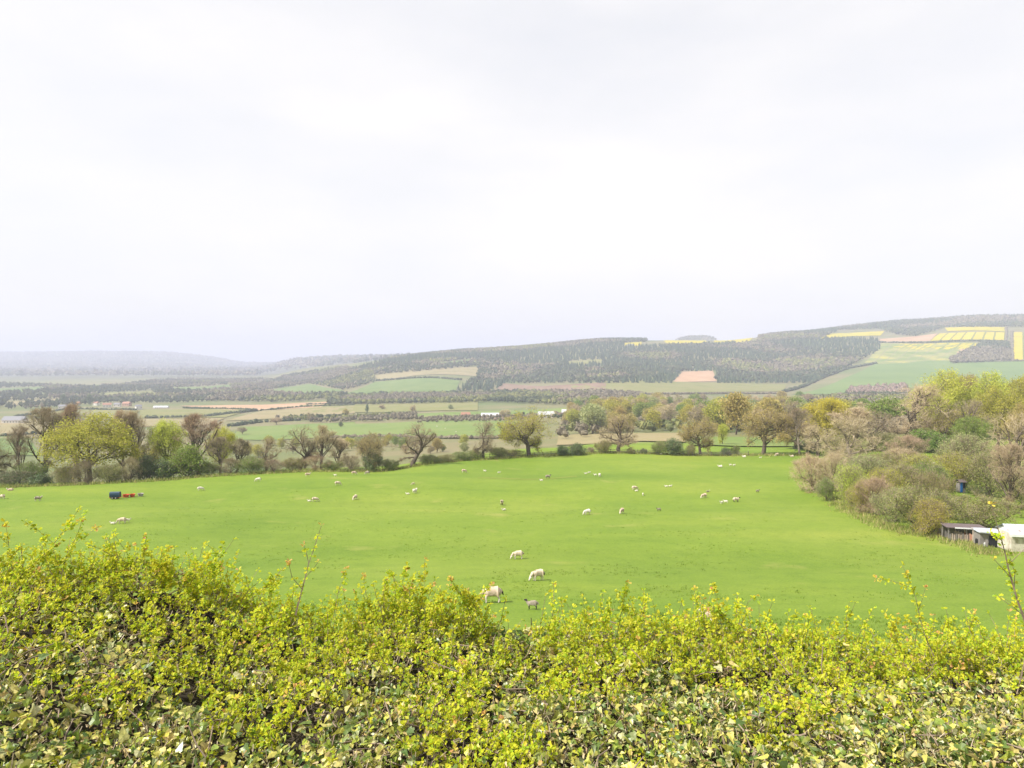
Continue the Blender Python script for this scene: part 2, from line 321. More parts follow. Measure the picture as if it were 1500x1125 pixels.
YH = np.exp(np.linspace(math.log(20), math.log(12000), 5000))
def hit(px, py, ymin=20, ymax=12000):
    """first place beyond ymin where the line of sight meets the ground"""
    for k in range(60):
        u, v = uv_of(px, py + k * 0.5); ys = YH[(YH >= ymin) & (YH <= ymax)]
        below = ys * v <= H(u * ys, ys)
        i = np.argmax(below)
        if below[i]: return float(u * ys[i]), float(ys[i])
    return float(u * ymax), float(ymax)

# ------------------------------------------------------------------ fields draped over the valley and the hill
def crop(name, cols, scale=0.02, stripes=0, scol=None, width=0.12, ang=0.0):
    m, n, l, b = base_mat(name, 0.9, 0.1)
    t = n.new('ShaderNodeTexCoord'); z = n.new('ShaderNodeTexNoise'); z.inputs['Scale'].default_value = scale; z.inputs['Detail'].default_value = 6; z.inputs['Roughness'].default_value = 0.62
    l.new(t.outputs['Object'], z.inputs['Vector'])
    r = ramp(n, [(0.3 + 0.4 * i / max(1, len(cols) - 1), c) for i, c in enumerate(cols)]); l.new(z.outputs[0], r.inputs[0])
    out = r.outputs[0]
    if stripes:
        uvn = n.new('ShaderNodeUVMap'); sp = n.new('ShaderNodeSeparateXYZ'); l.new(uvn.outputs[0], sp.inputs[0])
        wob = n.new('ShaderNodeMath'); wob.operation = 'MULTIPLY_ADD'; wob.inputs[1].default_value = 0.03; l.new(z.outputs[0], wob.inputs[0]); l.new(sp.outputs[0], wob.inputs[2])
        mu = n.new('ShaderNodeMath'); mu.operation = 'MULTIPLY'; mu.inputs[1].default_value = stripes; l.new(wob.outputs[0], mu.inputs[0])
        fr = n.new('ShaderNodeMath'); fr.operation = 'FRACT'; l.new(mu.outputs[0], fr.inputs[0])
        lt = n.new('ShaderNodeMath'); lt.operation = 'LESS_THAN'; lt.inputs[1].default_value = width; l.new(fr.outputs[0], lt.inputs[0])
        x = n.new('ShaderNodeMix'); x.data_type = 'RGBA'; l.new(lt.outputs[0], x.inputs[0]); l.new(out, x.inputs[6]); x.inputs[7].default_value = (*scol, 1); out = x.outputs[2]
    l.new(out, b.inputs['Base Color'])
    return m
C = {
    'green': crop('field_green', [(0.095, 0.145, 0.04), (0.12, 0.17, 0.05), (0.145, 0.185, 0.06)]),
    'lush': crop('field_lush', [(0.12, 0.175, 0.045), (0.145, 0.195, 0.055), (0.175, 0.205, 0.065)]),
    'bluegreen': crop('field_young_wheat', [(0.105, 0.165, 0.05), (0.125, 0.185, 0.055), (0.15, 0.20, 0.06)], 0.008),
    'tan': crop('field_tan', [(0.19, 0.17, 0.085), (0.24, 0.205, 0.105), (0.26, 0.21, 0.12)]),
    'olive': crop('field_olive', [(0.14, 0.155, 0.05), (0.18, 0.18, 0.065), (0.20, 0.185, 0.08)]),
    'peach': crop('field_ploughed_pale', [(0.32, 0.20, 0.12), (0.38, 0.245, 0.15), (0.40, 0.28, 0.18)]),
    'brown': crop('field_ploughed_brown', [(0.16, 0.105, 0.075), (0.20, 0.135, 0.095), (0.23, 0.16, 0.115)]),
    'rape': crop('field_rapeseed', [(0.32, 0.28, 0.02), (0.42, 0.34, 0.015), (0.46, 0.36, 0.015)], 0.02, 7, (0.12, 0.15, 0.04), 0.16),
    'rape2': crop('field_rapeseed_plain', [(0.22, 0.24, 0.03), (0.38, 0.32, 0.015), (0.46, 0.36, 0.015)], 0.02),
    'patchy': crop('field_patchy_rape', [(0.10, 0.165, 0.05), (0.14, 0.19, 0.05), (0.26, 0.25, 0.09), (0.36, 0.33, 0.03)], 0.012, 9, (0.2, 0.19, 0.11), 0.1),
}
def field(name, c, corners, ymin=230, ymax=6000, label=None, n=26, lift=1.0):
    P = np.array([hit(x, y, ymin, ymax) for x, y in corners])      # TL TR BR BL
    s = np.linspace(0, 1, n + 1); S, T = np.meshgrid(s, s, indexing='ij')
    wob = 0.02 * np.sin(np.pi * S) * np.sin(7 * T + len(name))
    XY = ((1 - S) * (1 - T))[..., None] * P[0] + (S * (1 - T))[..., None] * P[1] + (S * T)[..., None] * P[2] + ((1 - S) * T)[..., None] * P[3]
    XY = XY + (wob[..., None] * (P[3] - P[0]))
    X, Y = XY[..., 0], XY[..., 1]
    Z = H(X, Y) + lift * (0.25 + Y * 0.0005)
    V = np.stack([X, Y, Z], -1).reshape(-1, 3); k = n + 1
    i, j = np.meshgrid(np.arange(n), np.arange(n), indexing='ij')
    F = np.stack([i * k + j, i * k + j + 1, (i + 1) * k + j + 1, (i + 1) * k + j], -1).reshape(-1, 4)
    F = F[:, ::-1]
    me = new_mesh(name, V, F, [C[c]], None, True)
    uvl = me.uv_layers.new(name='UVMap'); li = np.empty(len(me.loops), np.int32); me.loops.foreach_get('vertex_index', li)
    uvl.data.foreach_set('uv', np.stack([S.ravel()[li], T.ravel()[li]], 1).astype(np.float32).ravel())
    o = obj(name, me, kind='structure')
    # make sure the sheet faces up
    if me.polygons[0].normal.z < 0: me.flip_normals()
    return o
FIELDS = [
    ('ploughed_field', 'peach', [(262, 595), (480, 589), (470, 597), (350, 602)], 600),
    ('stubble_field', 'olive', [(205, 601), (376, 599), (330, 612), (205, 613)], 600),
    ('stubble_field', 'tan', [(385, 602), (520, 595), (520, 606), (330, 617)], 600),
    ('stubble_field', 'tan', [(205, 614), (330, 613), (300, 624), (200, 626)], 500),
    ('green_field', 'lush', [(350, 626), (520, 619), (520, 640), (340, 645)], 350),
    ('green_field', 'green', [(372, 575), (452, 563), (505, 573), (440, 579)], 1500),
    ('green_field', 'olive', [(25, 610), (95, 600), (205, 602), (200, 612)], 700),
    ('stubble_field', 'tan', [(-120, 618), (120, 613), (120, 640), (-120, 645)], 350),
    ('green_field', 'green', [(-120, 640), (40, 636), (60, 668), (-120, 672)], 260),
    ('stubble_field', 'tan', [(546, 551), (700, 538), (700, 552), (556, 557)], 1500),
    ('green_field', 'green', [(548, 560), (674, 558), (665, 576), (500, 579)], 1300),
    ('green_field', 'lush', [(610, 607), (840, 597), (835, 606), (612, 614)], 600),
    ('stubble_field', 'olive', [(440, 594), (700, 589), (700, 602), (440, 604)], 700),
    ('green_field', 'lush', [(470, 622), (760, 617), (745, 642), (490, 642)], 320),
    ('ploughed_field', 'brown', [(738, 562), (888, 561), (886, 574), (722, 574)], 1150),
    ('stubble_field', 'olive', [(828, 566), (1155, 563), (1146, 574), (880, 578)], 1100),
    ('clearing', 'peach', [(1000, 545), (1044, 543), (1050, 559), (985, 560)], 1500),
    ('clearing', 'brown', [(1060, 527), (1110, 526), (1112, 534), (1062, 535)], 1700),
    ('stubble_field', 'tan', [(818, 639), (1004, 635), (1004, 649), (815, 653)], 215),
    ('green_field', 'lush', [(1010, 642), (1190, 640), (1190, 660), (1010, 661)], 205),
    ('green_field', 'bluegreen', [(1283, 533), (1560, 526), (1560, 572), (1158, 578)], 1250),
    ('rapeseed_field', 'patchy', [(1292, 503), (1450, 504), (1392, 530), (1262, 535)], 1600),
    ('ploughed_field', 'peach', [(1290, 497), (1374, 489), (1362, 500), (1286, 501.5)], 1900),
    ('rapeseed_field', 'rape2', [(1384, 480.5), (1473, 480), (1472, 486.5), (1388, 485.5)], 2000),
    ('rapeseed_field', 'rape', [(1376, 489), (1473, 487.5), (1472, 499), (1362, 500)], 2000),
    ('rapeseed_field', 'rape', [(1318, 504), (1447, 503.5), (1440, 512), (1300, 512)], 1700),
    ('rapeseed_field', 'rape', [(1484, 487), (1590, 487), (1600, 529), (1484, 529)], 1600),
    ('rapeseed_field', 'rape2', [(1215, 489.5), (1296, 485.5), (1290, 492), (1202, 496)], 2000),
    ('ploughed_field', 'peach', [(1402, 512), (1441, 511), (1438, 521), (1400, 523)], 1700),
    ('rapeseed_field', 'rape2', [(972, 499.5), (1040, 498), (1034, 503), (976, 503.5)], 2300),
    ('rapeseed_field', 'rape2', [(1046, 499), (1104, 495), (1098, 500), (1046, 503)], 2300),
    ('rapeseed_field', 'rape2', [(914, 503), (940, 501), (940, 507), (914, 507)], 2200),
    ('ploughed_field', 'brown', [(1128, 496), (1170, 489), (1210, 490), (1150, 499)], 2000),
]
for nme, c, cor, ym in FIELDS: field(nme, c, cor, ym)

# ------------------------------------------------------------------ far woods: thousands of crowns, one mass each
def ico():
    t = (1 + 5 ** 0.5) / 2
    v = np.array([(-1, t, 0), (1, t, 0), (-1, -t, 0), (1, -t, 0), (0, -1, t), (0, 1, t), (0, -1, -t), (0, 1, -t), (t, 0, -1), (t, 0, 1), (-t, 0, -1), (-t, 0, 1)])
    f = np.array([(0, 11, 5), (0, 5, 1), (0, 1, 7), (0, 7, 10), (0, 10, 11), (1, 5, 9), (5, 11, 4), (11, 10, 2), (10, 7, 6), (7, 1, 8), (3, 9, 4), (3, 4, 2), (3, 2, 6), (3, 6, 8), (3, 8, 9), (4, 9, 5), (2, 4, 11), (6, 2, 10), (8, 6, 7), (9, 8, 1)])
    return v / np.linalg.norm(v[0]), f
IV, IF = ico()
OV = np.array([(1, 0, 0), (0, 1, 0), (-1, 0, 0), (0, -1, 0), (0, 0, 1), (0, 0, -1)], float); OF = np.array([(0, 1, 4), (1, 2, 4), (2, 3, 4), (3, 0, 4), (1, 0, 5), (2, 1, 5), (3, 2, 5), (0, 3, 5)])
def in_poly(px, py, poly):
    ins = np.zeros(len(px), bool); n = len(poly)
    for i in range(n):
        x1, y1 = poly[i]; x2, y2 = poly[(i + 1) % n]
        c = ((y1 > py) != (y2 > py)) & (px < (x2 - x1) * (py - y1) / ((y2 - y1) if y2 != y1 else 1e-9) + x1)
        ins ^= c
    return ins
def scatter(poly, y0, y1, spacing, rng, jitter=0.9):
    xs = [p[0] for p in poly]; u0 = (min(xs) - 760) / 1000.0; u1 = (max(xs) - 740) / 1000.0
    X0, X1 = min(u0 * y0, u0 * y1), max(u1 * y0, u1 * y1)
    gx = np.arange(X0, X1, spacing); gy = np.arange(y0, y1, spacing)
    X, Y = [a.ravel() for a in np.meshgrid(gx, gy)]
    X = X + (rng.random(len(X)) - .5) * spacing * jitter * 2; Y = Y + (rng.random(len(X)) - .5) * spacing * jitter * 2
    Z = H(X, Y); px, py = project(X, Y, Z)
    k = in_poly(px, py, poly); return X[k], Y[k], Z[k]
PAL = {
    'conifer': np.array([(0.03, 0.055, 0.025), (0.045, 0.07, 0.032), (0.06, 0.085, 0.04)]),
    'bare': np.array([(0.115, 0.098, 0.066), (0.14, 0.12, 0.08), (0.16, 0.138, 0.092)]),
    'olive': np.array([(0.10, 0.115, 0.04), (0.135, 0.14, 0.045), (0.165, 0.165, 0.055)]),
    'pink': np.array([(0.19, 0.135, 0.11), (0.22, 0.16, 0.13), (0.18, 0.15, 0.10)]),
    'dark': np.array([(0.04, 0.055, 0.025), (0.055, 0.07, 0.03), (0.075, 0.085, 0.04)]),
}
PAL = {k: v * 1.08 for k, v in PAL.items()}
M['wood'] = attr_mat('far_woodland_foliage')
EXC = [[(150, 576), (222, 573), (232, 579), (152, 582)], [(10, 589), (82, 585), (92, 590), (10, 595)], [(250, 569), (335, 564), (340, 570), (255, 574)], [(-40, 571), (60, 567), (72, 573), (-40, 577)], [(300, 582), (350, 578), (356, 582), (304, 586)], [(830, 530), (880, 527), (886, 533), (834, 536)], [(640, 532), (690, 527), (692, 531), (642, 536)]]
for e_, c_ in zip(EXC, ['olive', 'tan', 'green', 'green', 'tan', 'olive', 'green']): field('distant_field', c_, e_, 1000, 4200)
def far_wood(name, poly, y0, y1, spacing, mix, hgt, seed, label, cat='woodland', clump=230.0, spray=14):
    rng = np.random.default_rng(seed)
    X, Y, Z = scatter(poly, y0, y1, spacing, rng)
    px, py = project(X, Y, Z); keep = np.ones(len(X), bool)
    for e in EXC: keep &= ~in_poly(px, py, e)
    X, Y, Z = X[keep], Y[keep], Z[keep]; n = len(X)
    if n == 0: print('EMPTY wood', name, poly[0]); return
    keys = list(mix); cum = np.cumsum([mix[k] for k in keys]); cum = cum / cum[-1]
    sel = fbm(X / clump, Y / clump, seed + 3, 3); rk = np.argsort(np.argsort(sel)) / max(1, n - 1)
    rk = np.clip(rk + rng.normal(0, 0.06, n), 0, 0.9999); ki = np.searchsorted(cum, rk)
    con = np.array([k == 'conifer' for k in keys])[np.minimum(ki, len(keys) - 1)]
    colr = np.stack([PAL[keys[min(k, len(keys) - 1)]][rng.integers(3)] for k in ki]) * rng.uniform(0.88, 1.12, (n, 1))
    h = hgt * rng.uniform(0.7, 1.25, n); r = np.where(con, h * 0.2, h * 0.40) * rng.uniform(0.8, 1.25, n)
    # broad crowns
    b = ~con; nb = b.sum(); Vl, Fl, Cl = [], [], []; off = 0
    if nb:
        cv, cf = (OV, OF) if y0 >= 1000 else (IV, IF); m_ = len(cv); lump = 1 + rng.uniform(-0.28, 0.3, (nb, m_, 1)); v = cv[None] * lump * (.9 if m_ == 6 else .78)
        ctr = np.stack([X[b], Y[b], Z[b] + h[b] * 0.52], 1)[:, None]; ext = np.stack([r[b], r[b], h[b] * 0.45], 1)[:, None]; v = v * ext + ctr
        Vl.append(v.reshape(-1, 3)); Fl.append((np.arange(nb)[:, None, None] * m_ + cf[None]).reshape(-1, 3)); Cl.append(np.repeat(colr[b], m_, 0)); off = nb * m_
        ns = max(spray, 1); a = rng.normal(size=(nb, ns, 3)); a /= np.linalg.norm(a, axis=2, keepdims=True); a[..., 2] = np.abs(a[..., 2]) * 1.1 - .25; Q = (a * rng.uniform(.7, 1.12, (nb, ns, 1)) * ext + ctr).reshape(-1, 3)
        qv, qf = quads(Q, np.repeat(h[b] * .11 * (14 / ns) ** .5, ns) * rng.uniform(.6, 1.4, nb * ns), rng); qf = np.concatenate([qf[:, [0, 1, 2]], qf[:, [0, 2, 3]]]); Vl.append(qv); Fl.append(qf + off); Cl.append(np.repeat(np.repeat(colr[b] * 1.08, ns, 0), 4, 0)); off += len(qv)
    nc = con.sum()
    if nc:
        k = 6; t = np.arange(k) * 2 * np.pi / k
        ring = np.stack([np.cos(t), np.sin(t), np.zeros(k)], 1)[None] * (r[con][:, None, None] * rng.uniform(0.7, 1.3, (nc, k, 1)))
        base = np.stack([X[con], Y[con], Z[con] + h[con] * 0.12], 1); top = base + np.stack([rng.normal(0, .3, nc), rng.normal(0, .3, nc), h[con] * 1.05], 1)
        v = np.concatenate([base[:, None] + ring, base[:, None] + ring * 0.62 + np.array([0, 0, 1])[None, None] * (h[con] * 0.5)[:, None, None], top[:, None]], 1)
        j = np.arange(k); f = np.concatenate([np.stack([j, (j + 1) % k, (j + 1) % k + k], 1), np.stack([j, (j + 1) % k + k, j + k], 1), np.stack([j + k, (j + 1) % k + k, np.full(k, 2 * k)], 1)])
        Vl.append(v.reshape(-1, 3)); Fl.append((np.arange(nc)[:, None, None] * 13 + f[None]).reshape(-1, 3) + off); Cl.append(np.repeat(colr[con], 13, 0))
    print(name, n)
    me = new_mesh(name, np.concatenate(Vl), np.concatenate(Fl), [M['wood']], None, False)
    ca = me.color_attributes.new('tint', 'FLOAT_COLOR', 'POINT'); cc = np.concatenate(Cl)
    ca.data.foreach_set('color', np.concatenate([cc, np.ones((len(cc), 1))], 1).astype(np.float32).ravel())
    obj(name, me, None, label, cat, None, 'stuff')
WOODS = [
    ('hillside_forest', [(520, 541), (600, 519), (700, 508), (870, 498), (948, 492), (948, 501), (915, 503), (915, 508), (1000, 506), (1110, 502), (1112, 484), (1226, 478), (1226, 486), (1200, 497), (1286, 498), (1290, 512), (1242, 540), (1190, 562), (1048, 562), (1048, 544), (1000, 545), (984, 562), (885, 562), (740, 562), (722, 574), (668, 574), (700, 553), (700, 537), (546, 550)], 1500, 3400, 11.6,
     {'conifer': 5, 'dark': 4, 'bare': 2.4, 'olive': 1.3}, 12.5, 11, 'mixed conifer and bare forest covering the long hillside across the valley'),
    ('ridge_woodland', [(1222, 484), (1300, 466), (1400, 460), (1560, 458), (1560, 479), (1384, 480), (1340, 494), (1300, 488), (1290, 482)], 2300, 3700, 15, {'dark': 3, 'conifer': 2, 'bare': 2}, 15, 12, 'dark woodland along the skyline above the yellow rapeseed fields'),
    ('copse', [(1392, 527), (1440, 504), (1479, 504), (1481, 530), (1392, 533)], 1500, 2500, 9, {'bare': 3, 'dark': 1}, 13, 13, 'brown bare copse between the yellow fields on the hillside'),
    ('low_ridge_woodland', [(340, 578), (420, 551), (500, 538), (548, 546), (548, 561), (505, 572), (452, 562), (372, 575), (440, 580), (520, 579), (430, 590), (300, 588)], 1100, 3600, 11, {'bare': 4, 'dark': 2, 'olive': 1.3}, 11.5, 14, 'purplish bare woodland on the low ridge beyond the valley'),
    ('plain_woodland', [(-150, 600), (-150, 566), (0, 562), (140, 568), (250, 556), (400, 556), (400, 565), (360, 578), (340, 586), (260, 591), (140, 592), (60, 600)], 1000, 3900, 15, {'dark': 4, 'bare': 3, 'olive': 1}, 10.5, 15, 'bluish brown woods spread over the hazy plain behind the village'),
    ('distant_woodland', [(-150, 562), (-150, 528), (0, 514), (240, 514), (330, 524), (420, 528), (560, 520), (620, 522), (560, 530), (470, 538), (400, 545), (330, 560), (180, 560)], 3600, 9600, 52, {'dark': 4, 'bare': 3}, 27, 16, 'pale blue wooded hills at the far end of the valley'),
    ('valley_tree_belt', [(478, 584), (560, 579), (720, 577), (722, 575), (888, 576), (940, 579), (940, 588), (830, 594), (720, 590), (560, 593), (480, 594)], 850, 1600, 9, {'bare': 4, 'olive': 3, 'dark': 1.5}, 10, 17, 'brown and olive belt of trees below the ploughed hillside fields'),
    ('valley_scrub', [(440, 604), (560, 602), (610, 606), (610, 616), (480, 620), (400, 615)], 450, 900, 7.5, {'bare': 4, 'olive': 2, 'dark': 1}, 6.5, 18, 'brown scrubby trees between the narrow green valley fields'),
    ('valley_scrub', [(612, 614), (840, 606), (835, 613), (740, 618), (612, 620)], 500, 900, 7, {'bare': 4, 'pink': 2, 'dark': 1}, 4.5, 19, 'low brown scrub strip beside the long farm sheds'),
    ('plantation', [(1240, 580), (1246, 571), (1326, 566), (1332, 579)], 1100, 1500, 7, {'pink': 1}, 10, 20, 'pale pinkish block of young bare trees under the blue-green slope'),
    ('knoll_woodland', [(975, 500), (984, 488), (1010, 482), (1046, 484), (1050, 498)], 4700, 5300, 18, {'dark': 3, 'bare': 1}, 15, 21, 'faint blue wooded knoll peeping over the ridge'),
    ('valley_scrub', [(1150, 592), (1240, 581), (1335, 581), (1335, 592), (1240, 600), (1160, 604)], 650, 1250, 9, {'olive': 3, 'bare': 3, 'dark': 2}, 10, 22, 'grey olive thicket at the foot of the blue-green slope'),
]
SPR = {'hillside_forest': 5, 'distant_woodland': 0, 'plain_woodland': 9, 'valley_tree_belt': 16, 'valley_scrub': 20, 'woodland_undergrowth': 24, 'plantation': 14, 'ridge_woodland': 5}
WOODS.append(('woodland_undergrowth', [(815, 650), (830, 606), (900, 596), (1050, 592), (1180, 588), (1190, 638), (1090, 638), (1000, 635), (930, 635), (880, 638)], 330, 950, 11, {'bare': 3, 'olive': 4, 'dark': 2}, 7, 31, 'mixed undergrowth filling the wood behind the boundary oaks'))
WOODS.append(('woodland_undergrowth', [(1180, 600), (1330, 590), (1560, 598), (1560, 640), (1180, 645)], 240, 560, 9, {'bare': 3, 'olive': 4, 'dark': 2}, 7, 32, 'mixed undergrowth filling the wood beyond the golden tree'))
for wd in WOODS: far_wood(*wd, spray=SPR.get(wd[0], 8))

# field hedges in the valley: each a row of joined bushes
def valley_hedge(pts, ymin, h, pal, seed, label):
    rng = np.random.default_rng(seed); P = np.array([hit(x, y, ymin, 5000) for x, y in pts])
    L = np.linalg.norm(np.diff(P, axis=0), axis=1); cs = np.concatenate([[0], np.cumsum(L)])
    s = np.arange(0, cs[-1], h * 0.55); X = np.interp(s, cs, P[:, 0]) + rng.normal(0, .25 * h, len(s)); Y = np.interp(s, cs, P[:, 1]) + rng.normal(0, .25 * h, len(s))
    n = len(s); hh = h * rng.uniform(0.6, 1.35, n)
    v = IV[None] * (1 + rng.uniform(-.3, .3, (n, 12, 1))) * np.stack([hh * .62, hh * .62, hh * .55], 1)[:, None] + np.stack([X, Y, H(X, Y) + hh * .42], 1)[:, None]
    me = new_mesh('field_hedge', v.reshape(-1, 3), (np.arange(n)[:, None, None] * 12 + IF[None]).reshape(-1, 3), [M['wood']], None, False)
    ca = me.color_attributes.new('tint', 'FLOAT_COLOR', 'POINT'); cc = np.repeat(PAL[pal][rng.integers(0, 3, n)], 12, 0)
    ca.data.foreach_set('color', np.concatenate([cc, np.ones((len(cc), 1))], 1).astype(np.float32).ravel())
    obj('field_hedge', me, None, label, 'hedge', 'hedges dividing the valley fields')
VH = [([(268, 598), (378, 601)], 600, 3.0, 'dark', 'dark hedge along the lower edge of the pale ploughed field'),
      ([(215, 613), (300, 611), (376, 602)], 500, 4.0, 'dark', 'hedge sloping below the olive stubble field to the ploughed one'),
      ([(384, 602), (440, 597), (520, 594)], 600, 3.6, 'dark', 'hedge running away from the gap under the ploughed field'),
      ([(335, 625), (380, 619), (440, 616)], 380, 4.0, 'dark', 'thick dark hedge over the bright green valley field'),
      ([(552, 558), (675, 557)], 1400, 5.0, 'dark', 'straight dark hedge between tan field and green hillside field'),
      ([(450, 593), (530, 591), (620, 588)], 800, 3.0, 'dark', 'thin hedge along the top of the long olive field'),
      ([(612, 614), (840, 605)], 500, 2.6, 'bare', 'brown hedge under the narrow green strip by the farm sheds'),
      ([(470, 642), (560, 641), (750, 642)], 260, 2.6, 'bare', 'ragged brown hedge at the near edge of the big valley field'),
      ([(1146, 575), (1200, 556), (1240, 541), (1284, 533)], 1250, 6.0, 'dark', 'dark hedge climbing the left edge of the blue-green slope'),
      ([(1288, 502), (1370, 502), (1474, 501)], 1700, 6.0, 'dark', 'level dark hedge between the upper and lower yellow fields'),
      ([(1396, 531), (1480, 530), (1560, 528)], 1500, 6.0, 'bare', 'hedge below the brown copse on the yellow hillside'),
      ([(830, 579), (960, 578), (1150, 577)], 1000, 4.0, 'bare', 'low hedge at the foot of the long olive hillside field'),
      ([(1474, 480), (1474, 500)], 1800, 5.0, 'bare', 'hedge beside the track that splits the yellow fields'),
      ([(1482, 486), (1483, 530)], 1500, 5.0, 'bare', 'hedge on the right side of the hillside track'),
      ([(20, 612), (100, 600), (200, 601)], 700, 3.4, 'dark', 'hedge in front of the village on the plain'),
      ([(0, 640), (60, 636), (120, 640)], 330, 3.0, 'dark', 'dark hedge across the pale field behind the bare trees'),
      ]
for i, (p, ym, h, pal, lb) in enumerate(VH): valley_hedge(p, ym, h, pal, 50 + i, lb)

# village houses and farm buildings in the valley
M['wall_white'] = plain('house_render_white', (0.72, 0.68, 0.62)); M['wall_brick'] = plain('house_brick', (0.42, 0.27, 0.2))
M['roof_red'] = plain('roof_tile_red', (0.36, 0.19, 0.13)); M['roof_slate'] = plain('roof_slate', (0.22, 0.22, 0.24)); M['roof_white'] = plain('roof_sheet_pale', (0.52, 0.53, 0.55))
M['pane'] = plain('window_dark', (0.04, 0.05, 0.06), 0.2)
def house(px, py, ymin, wdt, dep, ht, roof, wall, rz, label, name='cottage', cat='house', chimney=True):
    X, Y = hit(px, py, ymin, 4000); z = float(H(X, Y)) - 0.3
    o = obj(name, None, None, label, cat, None, None, (X, Y, z), (0, 0, rz))
    b = MB().box((0, 0, ht / 2), (wdt, dep, ht)); obj('wall', b.mesh('wall', M[wall]), o)
    rh = dep * 0.38; e = 0.4
    V = [(-wdt / 2 - e, -dep / 2 - e, ht - .1), (wdt / 2 + e, -dep / 2 - e, ht - .1), (wdt / 2 + e, dep / 2 + e, ht - .1), (-wdt / 2 - e, dep / 2 + e, ht - .1), (-wdt / 2 - e, 0, ht + rh), (wdt / 2 + e, 0, ht + rh)]
    r = MB().add(V, [(0, 1, 5, 4), (2, 3, 4, 5), (3, 2, 1, 0)]).add(V, [(0, 4, 3), (1, 2, 5)]); ro = obj('roof', r.mesh('roof', M[roof]), o)
    if chimney: obj('chimney', MB().box((wdt * .36, 0, ht + rh), (0.9, 0.9, 1.8)).mesh('chimney', M['wall_brick']), ro)
    for s in np.linspace(-wdt * .34, wdt * .34, max(2, int(wdt / 4))):
        obj('window', MB().box((s, -dep / 2 - .02, ht * .55), (1.1, .12, 1.3)).mesh('window', M['pane']), o)
HS = [(112, 594, 12, 7, 5, 'roof_red', 'wall_white', .2, 'white cottage with red roof on the village edge beside dark conifer'),
      (141, 594, 10, 7, 5, 'roof_red', 'wall_white', -.3, 'small pale cottage just right of the village conifer'),
      (157, 597, 13, 8, 5.5, 'roof_red', 'wall_white', .5, 'large red-roofed white house in the middle of the village'),
      (172, 596, 10, 7, 5, 'roof_slate', 'wall_white', .1, 'slate-roofed pale house in the village row'),
      (186, 595, 14, 8, 5.5, 'roof_red', 'wall_brick', -.2, 'brick house with red roof at the right end of the village row'),
      (203, 600, 9, 7, 6, 'roof_slate', 'wall_white', .8, 'bright white gabled house standing apart at the village end'),
      (92, 599, 11, 7, 5, 'roof_slate', 'wall_white', .3, 'pale house left of the village by the hedge')]
for px, py, a, b_, c_, rf, wl, rz, lb in HS: house(px, py, 900, a, b_, c_, rf, wl, rz, lb)
house(236, 598, 900, 24, 7, 2.0, 'roof_white', 'wall_white', .05, 'long pale low sheds beyond the village hedge', 'farm_shed', 'shed', False)
house(22, 620, 500, 24, 12, 4.5, 'roof_slate', 'wall_white', .1, 'grey-roofed barn at the edge of the pale field', 'barn', 'barn', False)
house(800, 612, 450, 17, 9, 4.0, 'roof_white', 'wall_white', .1, 'white-roofed farm barn behind the yellow-green oak', 'barn', 'barn', False)
house(718, 612, 450, 20, 8, 3.0, 'roof_white', 'wall_brick', .05, 'long low brick shed with pale roof in the valley', 'farm_shed', 'shed', False)
house(682, 611, 450, 10, 7, 3.6, 'roof_red', 'wall_brick', .3, 'small brick shed left of the long valley shed', 'farm_shed', 'shed', False)
house(838, 608, 500, 22, 9, 3.2, 'roof_white', 'wall_white', -.05, 'long white shed right of the farm barn', 'farm_shed', 'shed', False)
house(924, 508, 2000, 26, 12, 6, 'roof_slate', 'wall_white', .1, 'hilltop farmhouse by the yellow strip on the ridge', 'farmhouse', 'house', False)

